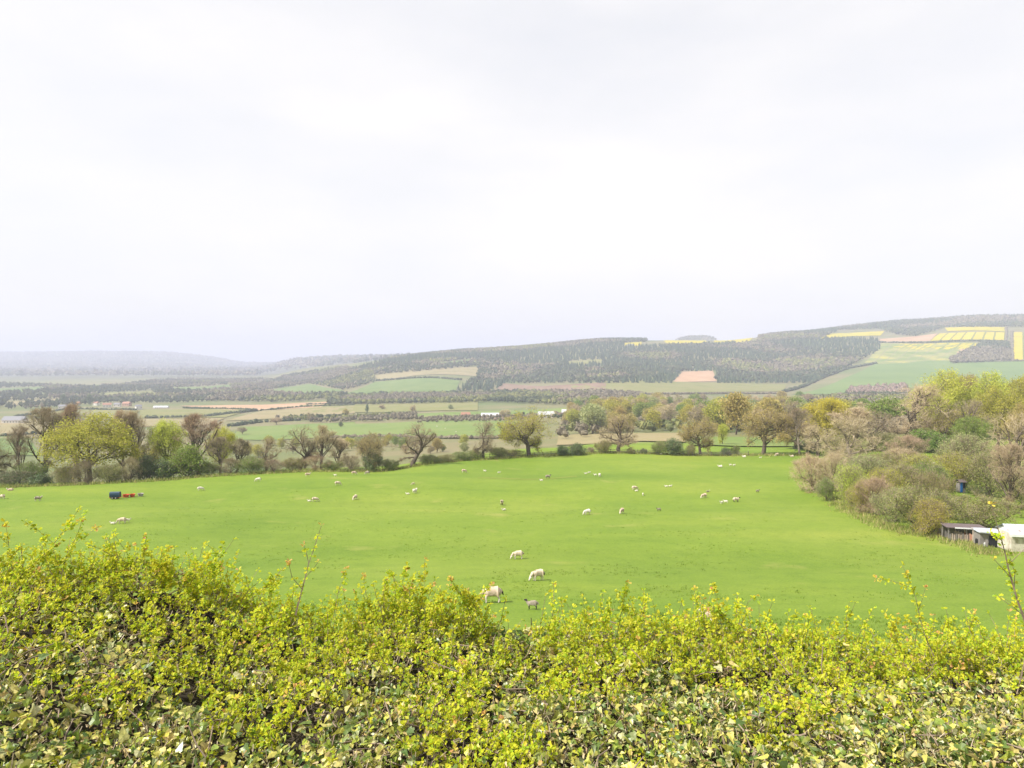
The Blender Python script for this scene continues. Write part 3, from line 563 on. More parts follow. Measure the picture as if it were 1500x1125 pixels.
# ------------------------------------------------------------------ trees
def skeleton(seed, Ht, Rad, base, tr, style='oak', levels=4, kids=(8, 6, 5, 4)):
    rng = random.Random(seed); segs = []; tips = []
    cz, sz = (base + Ht) / 2, (Ht - base) / 2
    def inside(p):
        if style == 'bush' and p[2] < cz: return p[2] > .05 and (p[0] ** 2 + p[1] ** 2) <= (Rad * (.8 + .2 * max(p[2], 0) / cz)) ** 2
        return (p[0] / Rad) ** 2 + (p[1] / Rad) ** 2 + ((p[2] - cz) / sz) ** 2 <= 1.0
    def branch(p, d, L, r, lev):
        n = 4 if lev <= 1 else (3 if lev == 2 else 2)
        pts = [Vector(p)]; dd = d.copy(); rr = [r]
        for i in range(n):
            wob = {0: .10, 1: .28, 2: .3}.get(lev, .3) * (1.5 if style == 'oak' else 1)
            dd = (dd + Vector((rng.gauss(0, wob), rng.gauss(0, wob), rng.gauss(0, wob) + (0.10 if style != 'oak' else 0.03)))).normalized()
            pts.append(pts[-1] + dd * (L / n)); rr.append(r * (1 - (0.55 if lev else 0.4) * (i + 1) / n))
        for i in range(n): segs.append((pts[i], pts[i + 1], rr[i], rr[i + 1], lev))
        if lev >= levels: tips.append((pts[-1], dd)); return
        k = kids[min(lev, len(kids) - 1)]
        for c in range(k):
            f = ({'upright': .16, 'bush': .02}.get(style, .42) + {'upright': .84, 'bush': .98}.get(style, .58) * (c + rng.random()) / k) if lev == 0 else (0.25 + 0.75 * (c + rng.random()) / k)
            f = min(f, 0.999); i = int(f * n); q = pts[i].lerp(pts[i + 1], f * n - i)
            az = c * 2.4 + rng.uniform(-.5, .5)
            if lev == 0:
                el = {'oak': rng.uniform(0.1, 1.0), 'upright': rng.uniform(0.7, 1.25), 'round': rng.uniform(0.15, 1.2), 'bush': rng.uniform(.05, 1.3)}[style]
                if c >= k - 2: el = rng.uniform(1.1, 1.45)
                nd = Vector((math.cos(az) * math.cos(el), math.sin(az) * math.cos(el), math.sin(el)))
                t = 0.3
                while t < 60 and inside(q + nd * t + Vector((0, 0, 0.001))) : t += 0.3
                nl = max(t, Rad * .5) * rng.uniform(.75, .98) * (rng.choice((.8, 1, 1.05, 1.28)) if style == 'bush' else 1)
            else:
                ax = dd.orthogonal().normalized(); ax.rotate(__import__('mathutils').Quaternion(dd, az))
                a = rng.uniform(.5, 1.05) if style != 'upright' else rng.uniform(.35, .75)
                nd = (dd * math.cos(a) + ax * math.sin(a)).normalized(); nd.z += 0.12; nd.normalize()
                nl = L * rng.uniform(.42, .66)
                for _ in range(5):
                    if inside(q + nd * nl): break
                    nl *= 0.72
            branch(q, nd, nl, max(rr[i] * (0.55 if lev else 0.5), 0.012), lev + 1)
        if lev: tips.append((pts[-1], dd))
    tl = base + (Ht - base) * {'upright': .78, 'bush': .22}.get(style, .34)
    branch((0, 0, -0.3), Vector((rng.gauss(0, .04), rng.gauss(0, .04), 1)).normalized(), tl + .3, tr, 0)
    return segs, tips
def tree_meshes(name, seed, Ht, Rad, base, tr, style, leaf_n, leaf_s, clump, levels=4, kids=(8, 6, 5, 4), twig_r=0.028, dense=0, fine=0, fine_l=.8):
    """normalised by instancing scale; returns (trunk mesh, crown mesh): slots 0 twig, 1 leaf"""
    segs, tips = skeleton(seed, Ht, Rad, base, tr, style, levels, kids); rng = np.random.default_rng(seed)
    def arr(f, k):
        s = [x for x in segs if f(x[4])]
        return tubes([tuple(x[0]) for x in s], [tuple(x[1]) for x in s], np.maximum([x[2] for x in s], twig_r), np.maximum([x[3] for x in s], twig_r * .7), k)
    V1, F1 = arr(lambda l: l <= 1, 6); V2, F2 = arr(lambda l: l == 2, 4)
    trunk = new_mesh(name + '_trunk', np.concatenate([V1, V2]), np.concatenate([F1, F2 + len(V1)]), [M['bark']], None, True)
    V, F = arr(lambda l: l >= 3, 3)
    if fine:
        T = np.array([tuple(t[0]) for t in tips]); D = np.array([tuple(t[1]) for t in tips]); D = np.repeat(D, fine, 0) * .6 + rng.normal(0, .6, (len(T) * fine, 3)) + np.array([0, 0, .15]); D /= np.linalg.norm(D, axis=1, keepdims=True)
        Q = np.repeat(T, fine, 0) - D * .1 + rng.normal(0, .12, D.shape) * fine_l; ln = rng.uniform(.5, 1.3, (len(Q), 1)) * fine_l
        V3, F3 = tubes(Q, Q + D * ln, np.full(len(Q), twig_r * .62), np.full(len(Q), twig_r * .3), 3); F = np.concatenate([F, F3 + len(V)]); V = np.concatenate([V, V3])
    mi = np.zeros(len(F), int)
    if leaf_n:
        T = np.array([tuple(t[0]) for t in tips]); per = max(1, leaf_n // len(T))
        P = np.repeat(T, per, 0) + rng.normal(0, clump, (len(T) * per, 3)) * np.array([1, 1, .75])
        if dense:
            a = rng.normal(size=(dense, 3)); a /= np.linalg.norm(a, axis=1, keepdims=True); rr = rng.uniform(.2, 1, (dense, 1)) ** .45
            if style == 'bush': a[:, :2] *= np.where(a[:, 2:] < 0, 1 / np.maximum(np.hypot(a[:, 0], a[:, 1]), .5)[:, None] * .9, 1)
            lump = .9 + (0.85 if style == 'bush' else .6) * (fbm(a[:, 0] * 2.6 + a[:, 2] * 2.1 + 9, a[:, 1] * 2.6 + 5 - a[:, 2] * 1.3, seed, 3)[:, None] - .5) * 2
            P = np.concatenate([P, a * rr * lump * np.array([Rad * .93, Rad * .93, (Ht - base) / 2 * .93]) + np.array([0, 0, (Ht + base) / 2])])
        P[:, 2] = np.maximum(P[:, 2], 0.05)
        LV_, LF = quads(P, leaf_s * rng.uniform(.6, 1.35, len(P)), rng)
        F = np.concatenate([F, LF + len(V)]); V = np.concatenate([V, LV_]); mi = np.concatenate([mi, np.ones(len(LF), int)])
    crown = new_mesh(name + '_crown', V, F, [M['twig_brown'], M['leaf_yg']], mi, False)
    return trunk, crown, Ht, Rad
PROTO = {}
def P_(key, *a, **k): PROTO.setdefault(key, []).append(tree_meshes(key, *a, **k))
for s in (1, 2): P_('oak', 10 + s, 13, 7.2, 2.2, 0.55, 'oak', 11500, 0.12, 0.5, kids=(10, 6, 5, 4), fine=2, twig_r=.024)
for s in (1, 2): P_('bare_oak', 20 + s, 13, 6.2, 2.2, 0.62, 'oak', 3200, 0.06, 0.5, kids=(10, 6, 4, 4), fine=3, fine_l=.9, twig_r=.023)
for s in (1, 2, 3): P_('bare_tall', 30 + s, 16, 4.6, 2.4, 0.40, 'upright', 2600, 0.06, 0.45, kids=(14, 6, 4, 3), fine=3, fine_l=.9, twig_r=.023)
for s in (1, 2): P_('leafy', 40 + s, 14, 6.5, 1.2, 0.45, 'round', 15000, 0.135, 0.6, kids=(10, 5, 4, 3), dense=5000, fine=1)
P_('evergreen', 51, 6, 4.0, 0.0, 0.2, 'bush', 5000, 0.12, 0.4, kids=(12, 5, 4, 3), dense=7000)
for s in (1, 2): P_('shrub', 60 + s, 5, 3.6, 0.0, 0.12, 'bush', 8000, 0.068, 0.36, kids=(14, 5, 5, 3), dense=4500, twig_r=0.013, fine=3, fine_l=.5)
for s in (1,): P_('twiggy', 70 + s, 5, 3.6, 0.0, 0.12, 'bush', 3500, 0.048, 0.34, kids=(14, 5, 5, 3), twig_r=0.012, fine=4, fine_l=.7)
for s in (1, 2, 3): P_('mid', 80 + s, 12, 5.6, 1.0, 0.4, 'round', 1800, 0.32, 0.8, levels=3, kids=(8, 5, 4), twig_r=0.045, dense=1800)
for s in (1, 2): P_('mid_bare', 90 + s, 12, 5.0, 1.2, 0.36, 'round', 900, 0.2, 0.8, levels=3, kids=(10, 6, 6), twig_r=0.04, dense=400, fine=7, fine_l=1.3)
def set_mats(o, ms):
    for i, m in enumerate(ms):
        o.material_slots[i].link = 'OBJECT'; o.material_slots[i].material = m
TCOUNT = [0]
def tree(kind, px, Y, top, wpx, twig, leaf, label, name='tree', cat='tree', group=None, bark='bark', lean=None, variant=None, base_drop=0.0):
    TCOUNT[0] += 1; rng = random.Random(TCOUNT[0] * 7 + int(px))
    pr = PROTO[kind]; tr, cr, h0, r0 = pr[(TCOUNT[0] if variant is None else variant) % len(pr)]
    X = uv_of(px, 640)[0] * Y; z = float(H(X, Y)); zt = uv_of(px, top)[1] * Y
    h = max(zt - z, 0.6); wd = wpx / 1000.0 * Y
    s = (wd / 2 / r0, wd / 2 / r0 * rng.uniform(.9, 1.1), h / h0)
    o = obj(name, None, None, label, cat, group, None, (X, Y, z - base_drop), (lean[0] if lean else 0, lean[1] if lean else 0, rng.uniform(0, 6.28)), s)
    t = obj('trunk', tr, o); set_mats(t, [M[bark]])
    c = obj('crown', cr, o); set_mats(c, [M[twig], M[leaf]])
    return o
# -- boundary trees on the left, behind the crest of the pasture
T = tree
T('bare_oak', -8, 141, 618, 70, 'twig_brown', 'bud_brown', 'bare brown tree with low sprawling limb left of the slim bare trees', 'bare_tree')
T('bare_tall', 27, 139, 622, 34, 'twig_brown', 'bud_brown', 'slim bare tree beside the taller bare one on the field edge', 'bare_tree')
T('bare_tall', 63, 142, 598, 66, 'twig_brown', 'bud_brown', 'tall bare grey-brown tree left of the big yellow-green oak', 'bare_tree')
T('bare_tall', 116, 158, 590, 62, 'twig_red', 'bud_red', 'reddish bare tree rising behind the big yellow-green oak', 'bare_tree')
T('leafy', 130, 137, 606, 118, 'twig_brown', 'leaf_yg', 'big round yellow-green oak behind the navy feeder trailer', 'oak_tree')
T('bare_tall', 183, 148, 601, 46, 'twig_pink', 'bud_pink', 'pinkish bare tree touching the right side of the big oak', 'bare_tree')
T('bare_tall', 204, 150, 602, 48, 'twig_red', 'bud_red', 'reddish-brown upright bare tree left of the lime willow', 'bare_tree')
T('leafy', 246, 152, 617, 56, 'twig_brown', 'leaf_lime', 'lime-green leafy willow behind the dark evergreen bushes', 'willow_tree')
T('oak', 218, 149, 638, 46, 'twig_brown', 'leaf_yg', 'small yellow-green tree between reddish bare tree and lime willow', 'tree')
T('bare_tall', 291, 148, 606, 68, 'twig_red', 'bud_brown', 'tall spreading bare brown tree between the two lime willows', 'bare_tree')
T('leafy', 322, 156, 624, 48, 'twig_brown', 'leaf_lime', 'second lime willow half hidden by bare branches', 'willow_tree')
T('bare_tall', 322, 146, 640, 40, 'twig_brown', 'bud_olive', 'multi-stemmed bare tree in front of the second lime willow', 'bare_tree')
T('bare_tall', 345, 147, 642, 40, 'twig_brown', 'bud_olive', 'olive-budded bare tree with ivied stem right of the lime willows', 'bare_tree')
T('bare_oak', 390, 152, 641, 48, 'twig_red', 'bud_red', 'small reddish bare tree above the green hawthorns', 'bare_tree')
T('bare_oak', 438, 152, 620, 52, 'twig_brown', 'bud_brown', 'bare wide-branched tree on the crest of the pasture', 'bare_tree')
T('bare_tall', 470, 154, 623, 46, 'twig_pink', 'bud_pink', 'pinkish bare tree right of the wide-branched crest tree', 'bare_tree')
T('bare_tall', 495, 158, 640, 40, 'twig_pink', 'bud_pink', 'smaller pinkish bare tree left of the ivy-clad oak', 'bare_tree')
T('oak', 547, 152.5, 636, 54, 'twig_brown', 'bud_brown', 'oak wrapped in dark ivy at the bend of the boundary', 'oak_tree')
T('bare_oak', 602, 157, 617, 70, 'twig_brown', 'bud_olive', 'gnarled bare oak between the ivy-clad oak and the hedge', 'oak_tree')
T('bare_oak', 708, 171, 617, 46, 'twig_brown', 'bud_olive', 'small olive-budded oak left of the yellow-green oak', 'oak_tree')
T('oak', 775, 176, 596, 92, 'twig_brown', 'leaf_yg', 'spreading yellow-green oak standing alone above the pasture', 'oak_tree')
T('bare_oak', 906, 184, 608, 68, 'twig_red', 'bud_red', 'reddish bare oak between two clumps of dark bushes', 'oak_tree')
T('oak', 1026, 182, 607, 60, 'twig_brown', 'bud_olive', 'round olive oak with ivied trunk right of the dark bush clump', 'oak_tree')
T('oak', 1118, 180, 597, 86, 'twig_brown', 'bud_olive', 'wide olive-brown oak on the right end of the boundary row', 'oak_tree')
# ivy on the oak and its bushes
G1 = 'bushes along the pasture boundary'
def bush(px, Y, top, wpx, kind, twig, leaf, label, drop=0.15): return tree(kind, px, Y, top, wpx, twig, leaf, label, 'bush', 'bush', G1, base_drop=drop)
bush(545, 151.5, 656, 30, 'evergreen', 'twig_brown', 'leaf_dark', 'dark ivy mass climbing the oak at the boundary bend')
bush(18, 133, 688, 56, 'shrub', 'twig_brown', 'leaf_dark', 'dark bush behind the sheep lying at the field edge')
bush(60, 132, 693, 34, 'evergreen', 'twig_brown', 'leaf_dark', 'small dark round bush below the tall bare tree')
bush(45, 137, 675, 36, 'shrub', 'twig_brown', 'leaf_green', 'green shrub between two dark bushes on the left edge')
bush(95, 133, 683, 40, 'shrub', 'twig_brown', 'leaf_mix', 'olive shrub at the left foot of the big oak')
bush(125, 132.5, 676, 46, 'twiggy', 'twig_brown', 'leaf_mix', 'grey twiggy shrub in front of the big oak trunk')
bush(160, 133, 680, 50, 'shrub', 'twig_brown', 'leaf_mix', 'brown-green shrub directly behind the navy trailer')
bush(190, 135, 672, 34, 'twiggy', 'twig_pink', 'bud_pink', 'pale twiggy shrub left of the evergreen bushes')
bush(212, 138, 667, 40, 'evergreen', 'twig_brown', 'leaf_dark', 'dark evergreen bush next to the pale twiggy shrub')
bush(238, 138, 672, 40, 'evergreen', 'twig_brown', 'leaf_dark', 'middle dark evergreen bush of the three below the lime willow')
bush(274, 140, 652, 60, 'evergreen', 'twig_brown', 'leaf_green', 'tallest dark green evergreen bush below the spreading bare tree')
bush(305, 141, 676, 36, 'shrub', 'twig_brown', 'leaf_green', 'green bush on the right flank of the tall evergreen')
bush(336, 143, 672, 36, 'twiggy', 'twig_brown', 'bud_olive', 'olive twiggy scrub below the multi-stemmed bare tree')
bush(366, 144, 668, 46, 'shrub', 'twig_brown', 'leaf_green', 'fresh green hawthorn right of the bare multi-stemmed trees')
bush(398, 146, 674, 44, 'twiggy', 'twig_brown', 'leaf_mix', 'brown-green scrub under the small reddish tree')
bush(428, 149, 670, 40, 'shrub', 'twig_brown', 'leaf_mix', 'olive scrub below the wide-branched crest tree')
bush(462, 151, 668, 44, 'twiggy', 'twig_pink', 'bud_olive', 'thin pinkish scrub on the crest below the pinkish trees')
bush(486, 151, 675, 36, 'shrub', 'twig_brown', 'leaf_green', 'green bush on the crest between two sheep')
bush(512, 152, 668, 44, 'twiggy', 'twig_brown', 'bud_brown', 'brown thicket left of the ivy-clad oak')
bush(568, 153, 672, 28, 'shrub', 'twig_brown', 'leaf_green', 'green bush between ivy-clad oak and gnarled oak')
for i, (px, tp, wd, yy, lf) in enumerate([(628, 665, 36, 161, 'leaf_green'), (652, 664, 34, 164, 'leaf_mix'), (676, 660, 34, 167, 'leaf_green'), (694, 657, 30, 171, 'leaf_green'), (730, 654, 34, 174, 'leaf_green'), (752, 657, 30, 176, 'leaf_mix')]):
    bush(px, yy, tp, wd, 'shrub', 'twig_brown', lf, 'green bush of the clipped hedge run, %s' % ['first from the gnarled oak', 'second from the gnarled oak', 'third from the gnarled oak', 'one at the left foot of the small oak', 'one at the right foot of the small oak', 'last one'][i], 0.3)
for px, tp, wd, kind, lf, lb in [(824, 652, 22, 'evergreen', 'leaf_dark', 'left dark bush of the clump right of the yellow-green oak'), (845, 649, 28, 'evergreen', 'leaf_dark', 'right dark bush of the clump right of the yellow-green oak'),
        (884, 645, 26, 'shrub', 'leaf_mix', 'olive bush leaning on the reddish bare oak'), (866, 655, 16, 'twiggy', 'bud_olive', 'small twiggy bush between the dark clump and the reddish oak'), (924, 656, 14, 'shrub', 'leaf_mix', 'small bush right of the reddish oak trunk'), (943, 656, 12, 'shrub', 'leaf_dark', 'tiny dark bush on the fence line'),
        (966, 646, 26, 'shrub', 'leaf_green', 'green left bush of the clump beside the round olive oak'), (987, 642, 32, 'evergreen', 'leaf_dark', 'large dark bush of the clump beside the round olive oak'), (1012, 652, 20, 'shrub', 'leaf_mix', 'olive bush at the left foot of the round olive oak'),
        (1064, 655, 20, 'evergreen', 'leaf_dark', 'dark low bush left of the wide olive oak'), (1078, 652, 14, 'shrub', 'leaf_green', 'green low bush next to the dark low bush')]:
    bush(px, 181 if px > 860 else 177, tp, wd, kind, 'twig_brown', lf, lb)
bush(1059, 215, 621, 18, 'leafy', 'twig_brown', 'leaf_lime', 'bright lime bush behind the row between the two olive oaks')

# -- trees at the right: wood behind the allotments
T('bare_tall', 1172, 176, 598, 42, 'twig_brown', 'bud_olive', 'slender olive-budded tree with pale trunk beside the wide olive oak', 'tree', bark='bark_pale')
T('leafy', 1208, 205, 585, 68, 'twig_brown', 'leaf_gold', 'golden-leaved round tree at the left end of the right-hand wood', 'tree')
T('oak', 1165, 200, 606, 60, 'twig_brown', 'bud_olive', 'olive tree behind the slender pale-trunked one', 'tree')
T('bare_oak', 1198, 172, 624, 56, 'twig_pink', 'bud_olive', 'pale twiggy tree in front of the golden tree', 'tree')
T('bare_tall', 1246, 186, 596, 70, 'twig_pink', 'bud_pink', 'pale pinkish bare tree right of the golden tree', 'bare_tree')
T('bare_oak', 1250, 140, 610, 96, 'twig_pink', 'bud_olive', 'sparse pale-barked tree leaning over the lime bush', 'bare_tree', bark='bark_pale', lean=(0, 0.10))
T('bare_oak', 1282, 190, 598, 66, 'twig_brown', 'bud_olive', 'brown bare tree left of the tallest bare tree in the right-hand wood', 'bare_tree')
T('bare_oak', 1338, 192, 562, 108, 'twig_pink', 'bud_olive', 'tallest bare grey-brown tree in the right-hand wood', 'bare_tree')
T('leafy', 1376, 225, 542, 74, 'twig_brown', 'leaf_lime', 'tall lime-green crowned tree behind the tallest bare tree', 'tree')
T('leafy', 1412, 232, 551, 56, 'twig_brown', 'bud_brown', 'brownish dense crown between two lime-green crowns', 'tree')
T('leafy', 1440, 222, 545, 76, 'twig_brown', 'leaf_lime', 'broad lime-green crown at the top of the right-hand wood', 'tree')
T('leafy', 1500, 230, 552, 70, 'twig_brown', 'leaf_yg', 'yellow-green crown at the far right of the wood', 'tree')
T('oak', 1385, 190, 592, 68, 'twig_brown', 'leaf_yg', 'yellow-green oak below the lime-green crowns', 'oak_tree')
T('bare_oak', 1418, 186, 585, 60, 'twig_brown', 'bud_olive', 'olive-brown tree between the yellow-green oak and pale willow', 'tree')
T('leafy', 1462, 192, 566, 66, 'twig_brown', 'leaf_yg', 'leafy yellowish tree below the broad lime crown', 'tree')
T('leafy', 1424, 172, 612, 60, 'twig_brown', 'leaf_green', 'fresh green tree low in front of the right-hand wood', 'tree')
T('leafy', 1498, 176, 590, 60, 'twig_brown', 'bud_olive', 'olive leafy tree behind the pinkish bare tree', 'tree')
T('bare_oak', 1490, 112, 604, 100, 'twig_pink', 'bud_pink', 'large pinkish bare tree above the allotment sheds', 'bare_tree')
T('bare_tall', 1478, 92, 650, 62, 'twig_red', 'bud_red', 'reddish twiggy tree among the allotment huts', 'bare_tree')
T('twiggy', 1330, 168, 640, 56, 'twig_red', 'bud_pink', 'pinkish round shrub in front of the tallest bare tree', 'bush', 'bush')
T('evergreen', 1355, 182, 630, 70, 'twig_brown', 'leaf_green', 'dark green undergrowth below the yellow-green oak', 'bush', 'bush')
T('evergreen', 1185, 182, 645, 40, 'twig_brown', 'leaf_dark', 'dark undergrowth bush behind the slender tree', 'bush', 'bush')
T('shrub', 1235, 182, 640, 70, 'twig_brown', 'leaf_mix', 'olive undergrowth below the golden tree', 'bush', 'bush')
T('shrub', 1300, 184, 635, 70, 'twig_brown', 'leaf_mix', 'brownish undergrowth left of the dark green undergrowth', 'bush', 'bush')
T('shrub', 1414, 122, 638, 76, 'twig_brown', 'leaf_greyg', 'rounded pale grey-green willow bush above the allotments', 'bush', 'bush')
# -- scrub between the pasture and the allotments
S = lambda *a, **k: T(*a, name='bush', cat='bush', group='scrub between pasture and allotments', **k)
S('twiggy', 1192, 116, 672, 74, 'twig_pink', 'bud_olive', 'low bare scrub with branches reaching out over the pasture')
S('twiggy', 1222, 112, 668, 60, 'twig_pink', 'bud_olive', 'pale twiggy scrub under the leaning tree')
S('shrub', 1212, 105, 700, 30, 'twig_brown', 'leaf_green', 'small green bush at the tip of the scrub')
S('shrub', 1250, 99, 684, 54, 'twig_brown', 'leaf_lime', 'bright lime conical bush at the pasture edge')
S('shrub', 1290, 100, 688, 56, 'twig_brown', 'leaf_yg', 'yellow-green bush right of the lime conical bush')
S('twiggy', 1284, 91, 704, 66, 'twig_red', 'bud_olive', 'reddish-brown twiggy bush in front of the yellow-green one')
S('shrub', 1262, 93, 706, 40, 'twig_brown', 'leaf_yg', 'yellow-green low bush between the lime and reddish bushes')
S('shrub', 1300, 96, 690, 60, 'twig_brown', 'leaf_yg', 'bright yellow-green bush behind the reddish-brown one')
S('shrub', 1368, 98, 692, 52, 'twig_brown', 'leaf_mix', 'olive thicket just left of the blue-doored hut')
S('shrub', 1350, 116, 668, 60, 'twig_brown', 'leaf_yg', 'yellow-green bush on the slope below the dark undergrowth')
S('shrub', 1300, 128, 664, 60, 'twig_brown', 'leaf_mix', 'olive thicket climbing the slope under the pinkish round shrub')
S('shrub', 1268, 122, 668, 60, 'twig_brown', 'leaf_greyg', 'grey-green bush under the leaning tree')
S('shrub', 1400, 118, 664, 60, 'twig_brown', 'leaf_yg', 'yellow-green bush at the left foot of the pale willow bush')
S('shrub', 1450, 112, 664, 70, 'twig_brown', 'leaf_mix', 'olive thicket right of the pale willow bush')
S('twiggy', 1320, 130, 660, 70, 'twig_pink', 'bud_olive', 'loose pale scrub on the slope behind the bushes')
S('shrub', 1326, 104, 683, 72, 'twig_brown', 'leaf_mix', 'olive-brown bush behind the big brownish hawthorn')
S('shrub', 1358, 108, 678, 56, 'twig_brown', 'leaf_green', 'green bush left of the blue barrel hut')
S('shrub', 1314, 85, 716, 62, 'twig_brown', 'leaf_greyg', 'grey twiggy bush left of the big hawthorn')
S('shrub', 1350, 79, 714, 92, 'twig_brown', 'leaf_mix', 'big olive hawthorn nearest the allotment fence')
S('shrub', 1366, 75.5, 734, 62, 'twig_brown', 'leaf_yg', 'green leafy lower part bush beside the pallet fence')
S('shrub', 1442, 82, 726, 86, 'twig_brown', 'leaf_mix', 'olive bush behind the low-roofed shed')
S('shrub', 1392, 88, 726, 56, 'twig_brown', 'leaf_mix', 'brown-olive bush between hawthorn and low-roofed shed')
S('shrub', 1500, 100, 690, 70, 'twig_brown', 'leaf_mix', 'olive bush behind the reddish allotment tree')

# -- wood in the middle distance: every crown a tree
rng = np.random.default_rng(77)
kinds = [('mid', 'twig_brown', 'leaf_yg', 'yellow-green round tree in the wood behind the boundary oaks', 3), ('mid', 'twig_brown', 'leaf_green', 'green round tree in the wood behind the boundary oaks', 2.2),
         ('mid_bare', 'twig_brown', 'bud_brown', 'brown bare tree in the wood behind the boundary oaks', 4), ('mid_bare', 'twig_pink', 'bud_pink', 'pale pinkish bare tree in the wood behind the boundary oaks', 2),
         ('mid', 'twig_brown', 'bud_olive', 'olive budding tree in the wood behind the boundary oaks', 4), ('mid', 'twig_brown', 'leaf_greyg', 'grey-green tree in the wood behind the boundary oaks', 2.4)]
pw = np.array([k[4] for k in kinds]); pw = pw / pw.sum()
LM = [(520, 'the ivy-clad oak'), (575, 'the gnarled oak'), (650, 'the clipped hedge run'), (708, 'the small olive-budded oak'), (775, 'the lone yellow-green oak'), (845, 'the dark bush clump'), (906, 'the reddish bare oak'), (965, 'the green bush clump'), (1026, 'the round olive oak'), (1075, 'the low bush pair'), (1118, 'the wide olive oak'), (1172, 'the pale-trunked tree'), (1208, 'the golden tree'), (1250, 'the leaning tree'), (1338, 'the tallest bare tree'), (1440, 'the broad lime crown'), (400, 'the reddish crest tree'), (440, 'the wide-branched crest tree'), (345, 'the lime willows'), (480, 'the pinkish crest trees')]
LSEEN = {}
def mid_wood(poly, y0, y1, sp, seed, place, hm=11.0):
    r = np.random.default_rng(seed); X, Y, Z = scatter(poly, y0, y1, sp, r)
    if not len(X): print('EMPTY mid wood', place); return 0
    q = np.quantile(Y, [.33, .66])
    for x, y, z in zip(X, Y, Z):
        k = kinds[r.choice(len(kinds), p=pw)]; pr = PROTO[k[0]]; tr, cr, h0, r0 = pr[r.integers(len(pr))]
        f = r.uniform(.75, 1.3); h = hm * f; wd = h * r.uniform(.75, 1.05)
        px = project(x, y, z)[0]; lm = min(LM, key=lambda t: abs(t[0] - px))[1]
        lb = '%s %s %s behind %s' % ('small' if f < .92 else ('tall' if f > 1.15 else 'medium'), k[3].split(' in the wood')[0], 'on the near wood edge' if y < q[0] else ('deep in the wood' if y < q[1] else 'on the far wood edge'), lm)
        seen = LSEEN.setdefault(lb, []); seen.append(wd / h)
        if len(seen) > 1: lb = lb.replace('tree', ['narrow tree', 'broad tree', 'lopsided tree', 'leaning tree', 'bushy tree'][min(len(seen) - 2, 4)], 1)
        o = obj('tree', None, None, lb, 'tree', 'trees of the wood ' + place, None, (x, y, z - .2), (0, 0, r.uniform(0, 6.28)), (wd / 2 / r0, wd / 2 / r0, h / h0))
        t = obj('trunk', tr, o); c = obj('crown', cr, o); set_mats(t, [M['bark']]); set_mats(c, [M[k[1]], M[k[2]]])
    return len(X)
n1 = mid_wood([(815, 652), (830, 606), (900, 596), (1050, 592), (1180, 588), (1190, 640), (1090, 641), (1000, 637), (930, 637), (880, 640)], 330, 950, 26, 5, 'behind the boundary oaks', 14.5)
n2 = mid_wood([(1180, 600), (1330, 592), (1520, 600), (1520, 640), (1180, 645)], 260, 560, 24, 6, 'beyond the right-hand oaks')
n3 = mid_wood([(480, 660), (520, 645), (690, 645), (700, 662), (600, 668)], 250, 520, 24, 7, 'below the gnarled oak', 6.0)
n4 = mid_wood([(330, 672), (345, 647), (470, 645), (480, 668)], 250, 520, 26, 8, 'below the crest trees', 7.0)
print('mid trees', n1, n2, n3, n4)
# single trees in the valley
for i, (px, py, ym, h, wd, k, tw, lf, lb) in enumerate([
        (538, 606, 500, 13, 5, 'mid', 'twig_brown', 'leaf_dark', 'slim dark tree standing alone among the valley fields'),
        (605, 606, 500, 13, 11, 'mid_bare', 'twig_pink', 'bud_pink', 'pinkish bare tree alone on the valley field edge'),
        (506, 612, 500, 12, 10, 'mid', 'twig_brown', 'bud_olive', 'olive tree left of the slim dark valley tree'),
        (499, 626, 380, 6, 5, 'mid', 'twig_brown', 'leaf_dark', 'small dark tree on the edge of the big green valley field'),
        (355, 637, 330, 8, 9, 'mid_bare', 'twig_brown', 'bud_brown', 'small brown tree in the bright green valley field'),
        (660, 600, 560, 8, 9, 'mid', 'twig_brown', 'leaf_greyg', 'grey-green tree by the valley sheds'),
        (405, 622, 450, 9, 12, 'mid_bare', 'twig_pink', 'bud_brown', 'pale bare tree over the thick dark valley hedge'),
        (560, 600, 600, 9, 12, 'mid_bare', 'twig_pink', 'bud_brown', 'bare tree clump on the tan valley strip'),
        (93, 592, 1000, 20, 12, 'mid', 'twig_brown', 'leaf_dark', 'dark conifer left of the village houses'),
        (132, 594, 1000, 20, 11, 'mid', 'twig_brown', 'leaf_dark', 'dark conifer in the middle of the village'),
        (785, 657, 205, 3, 4, 'mid', 'twig_brown', 'leaf_dark', 'little dark bush in the field behind the yellow-green oak'),
        (455, 618, 450, 12, 10, 'mid_bare', 'twig_brown', 'bud_brown', 'bare tree at the corner of the green valley field'),
        (740, 612, 480, 10, 12, 'mid_bare', 'twig_pink', 'bud_olive', 'bare tree behind the left side of the yellow-green oak')]):
    X, Y = hit(px, py, ym, 4000); tr, cr, h0, r0 = PROTO[k][i % len(PROTO[k])]
    o = obj('tree', None, None, lb, 'tree', None, None, (X, Y, float(H(X, Y)) - .2), (0, 0, i), (wd / 2 / r0, wd / 2 / r0, h / h0))
    t = obj('trunk', tr, o); c = obj('crown', cr, o); set_mats(t, [M['bark']]); set_mats(c, [M[tw], M[lf]])

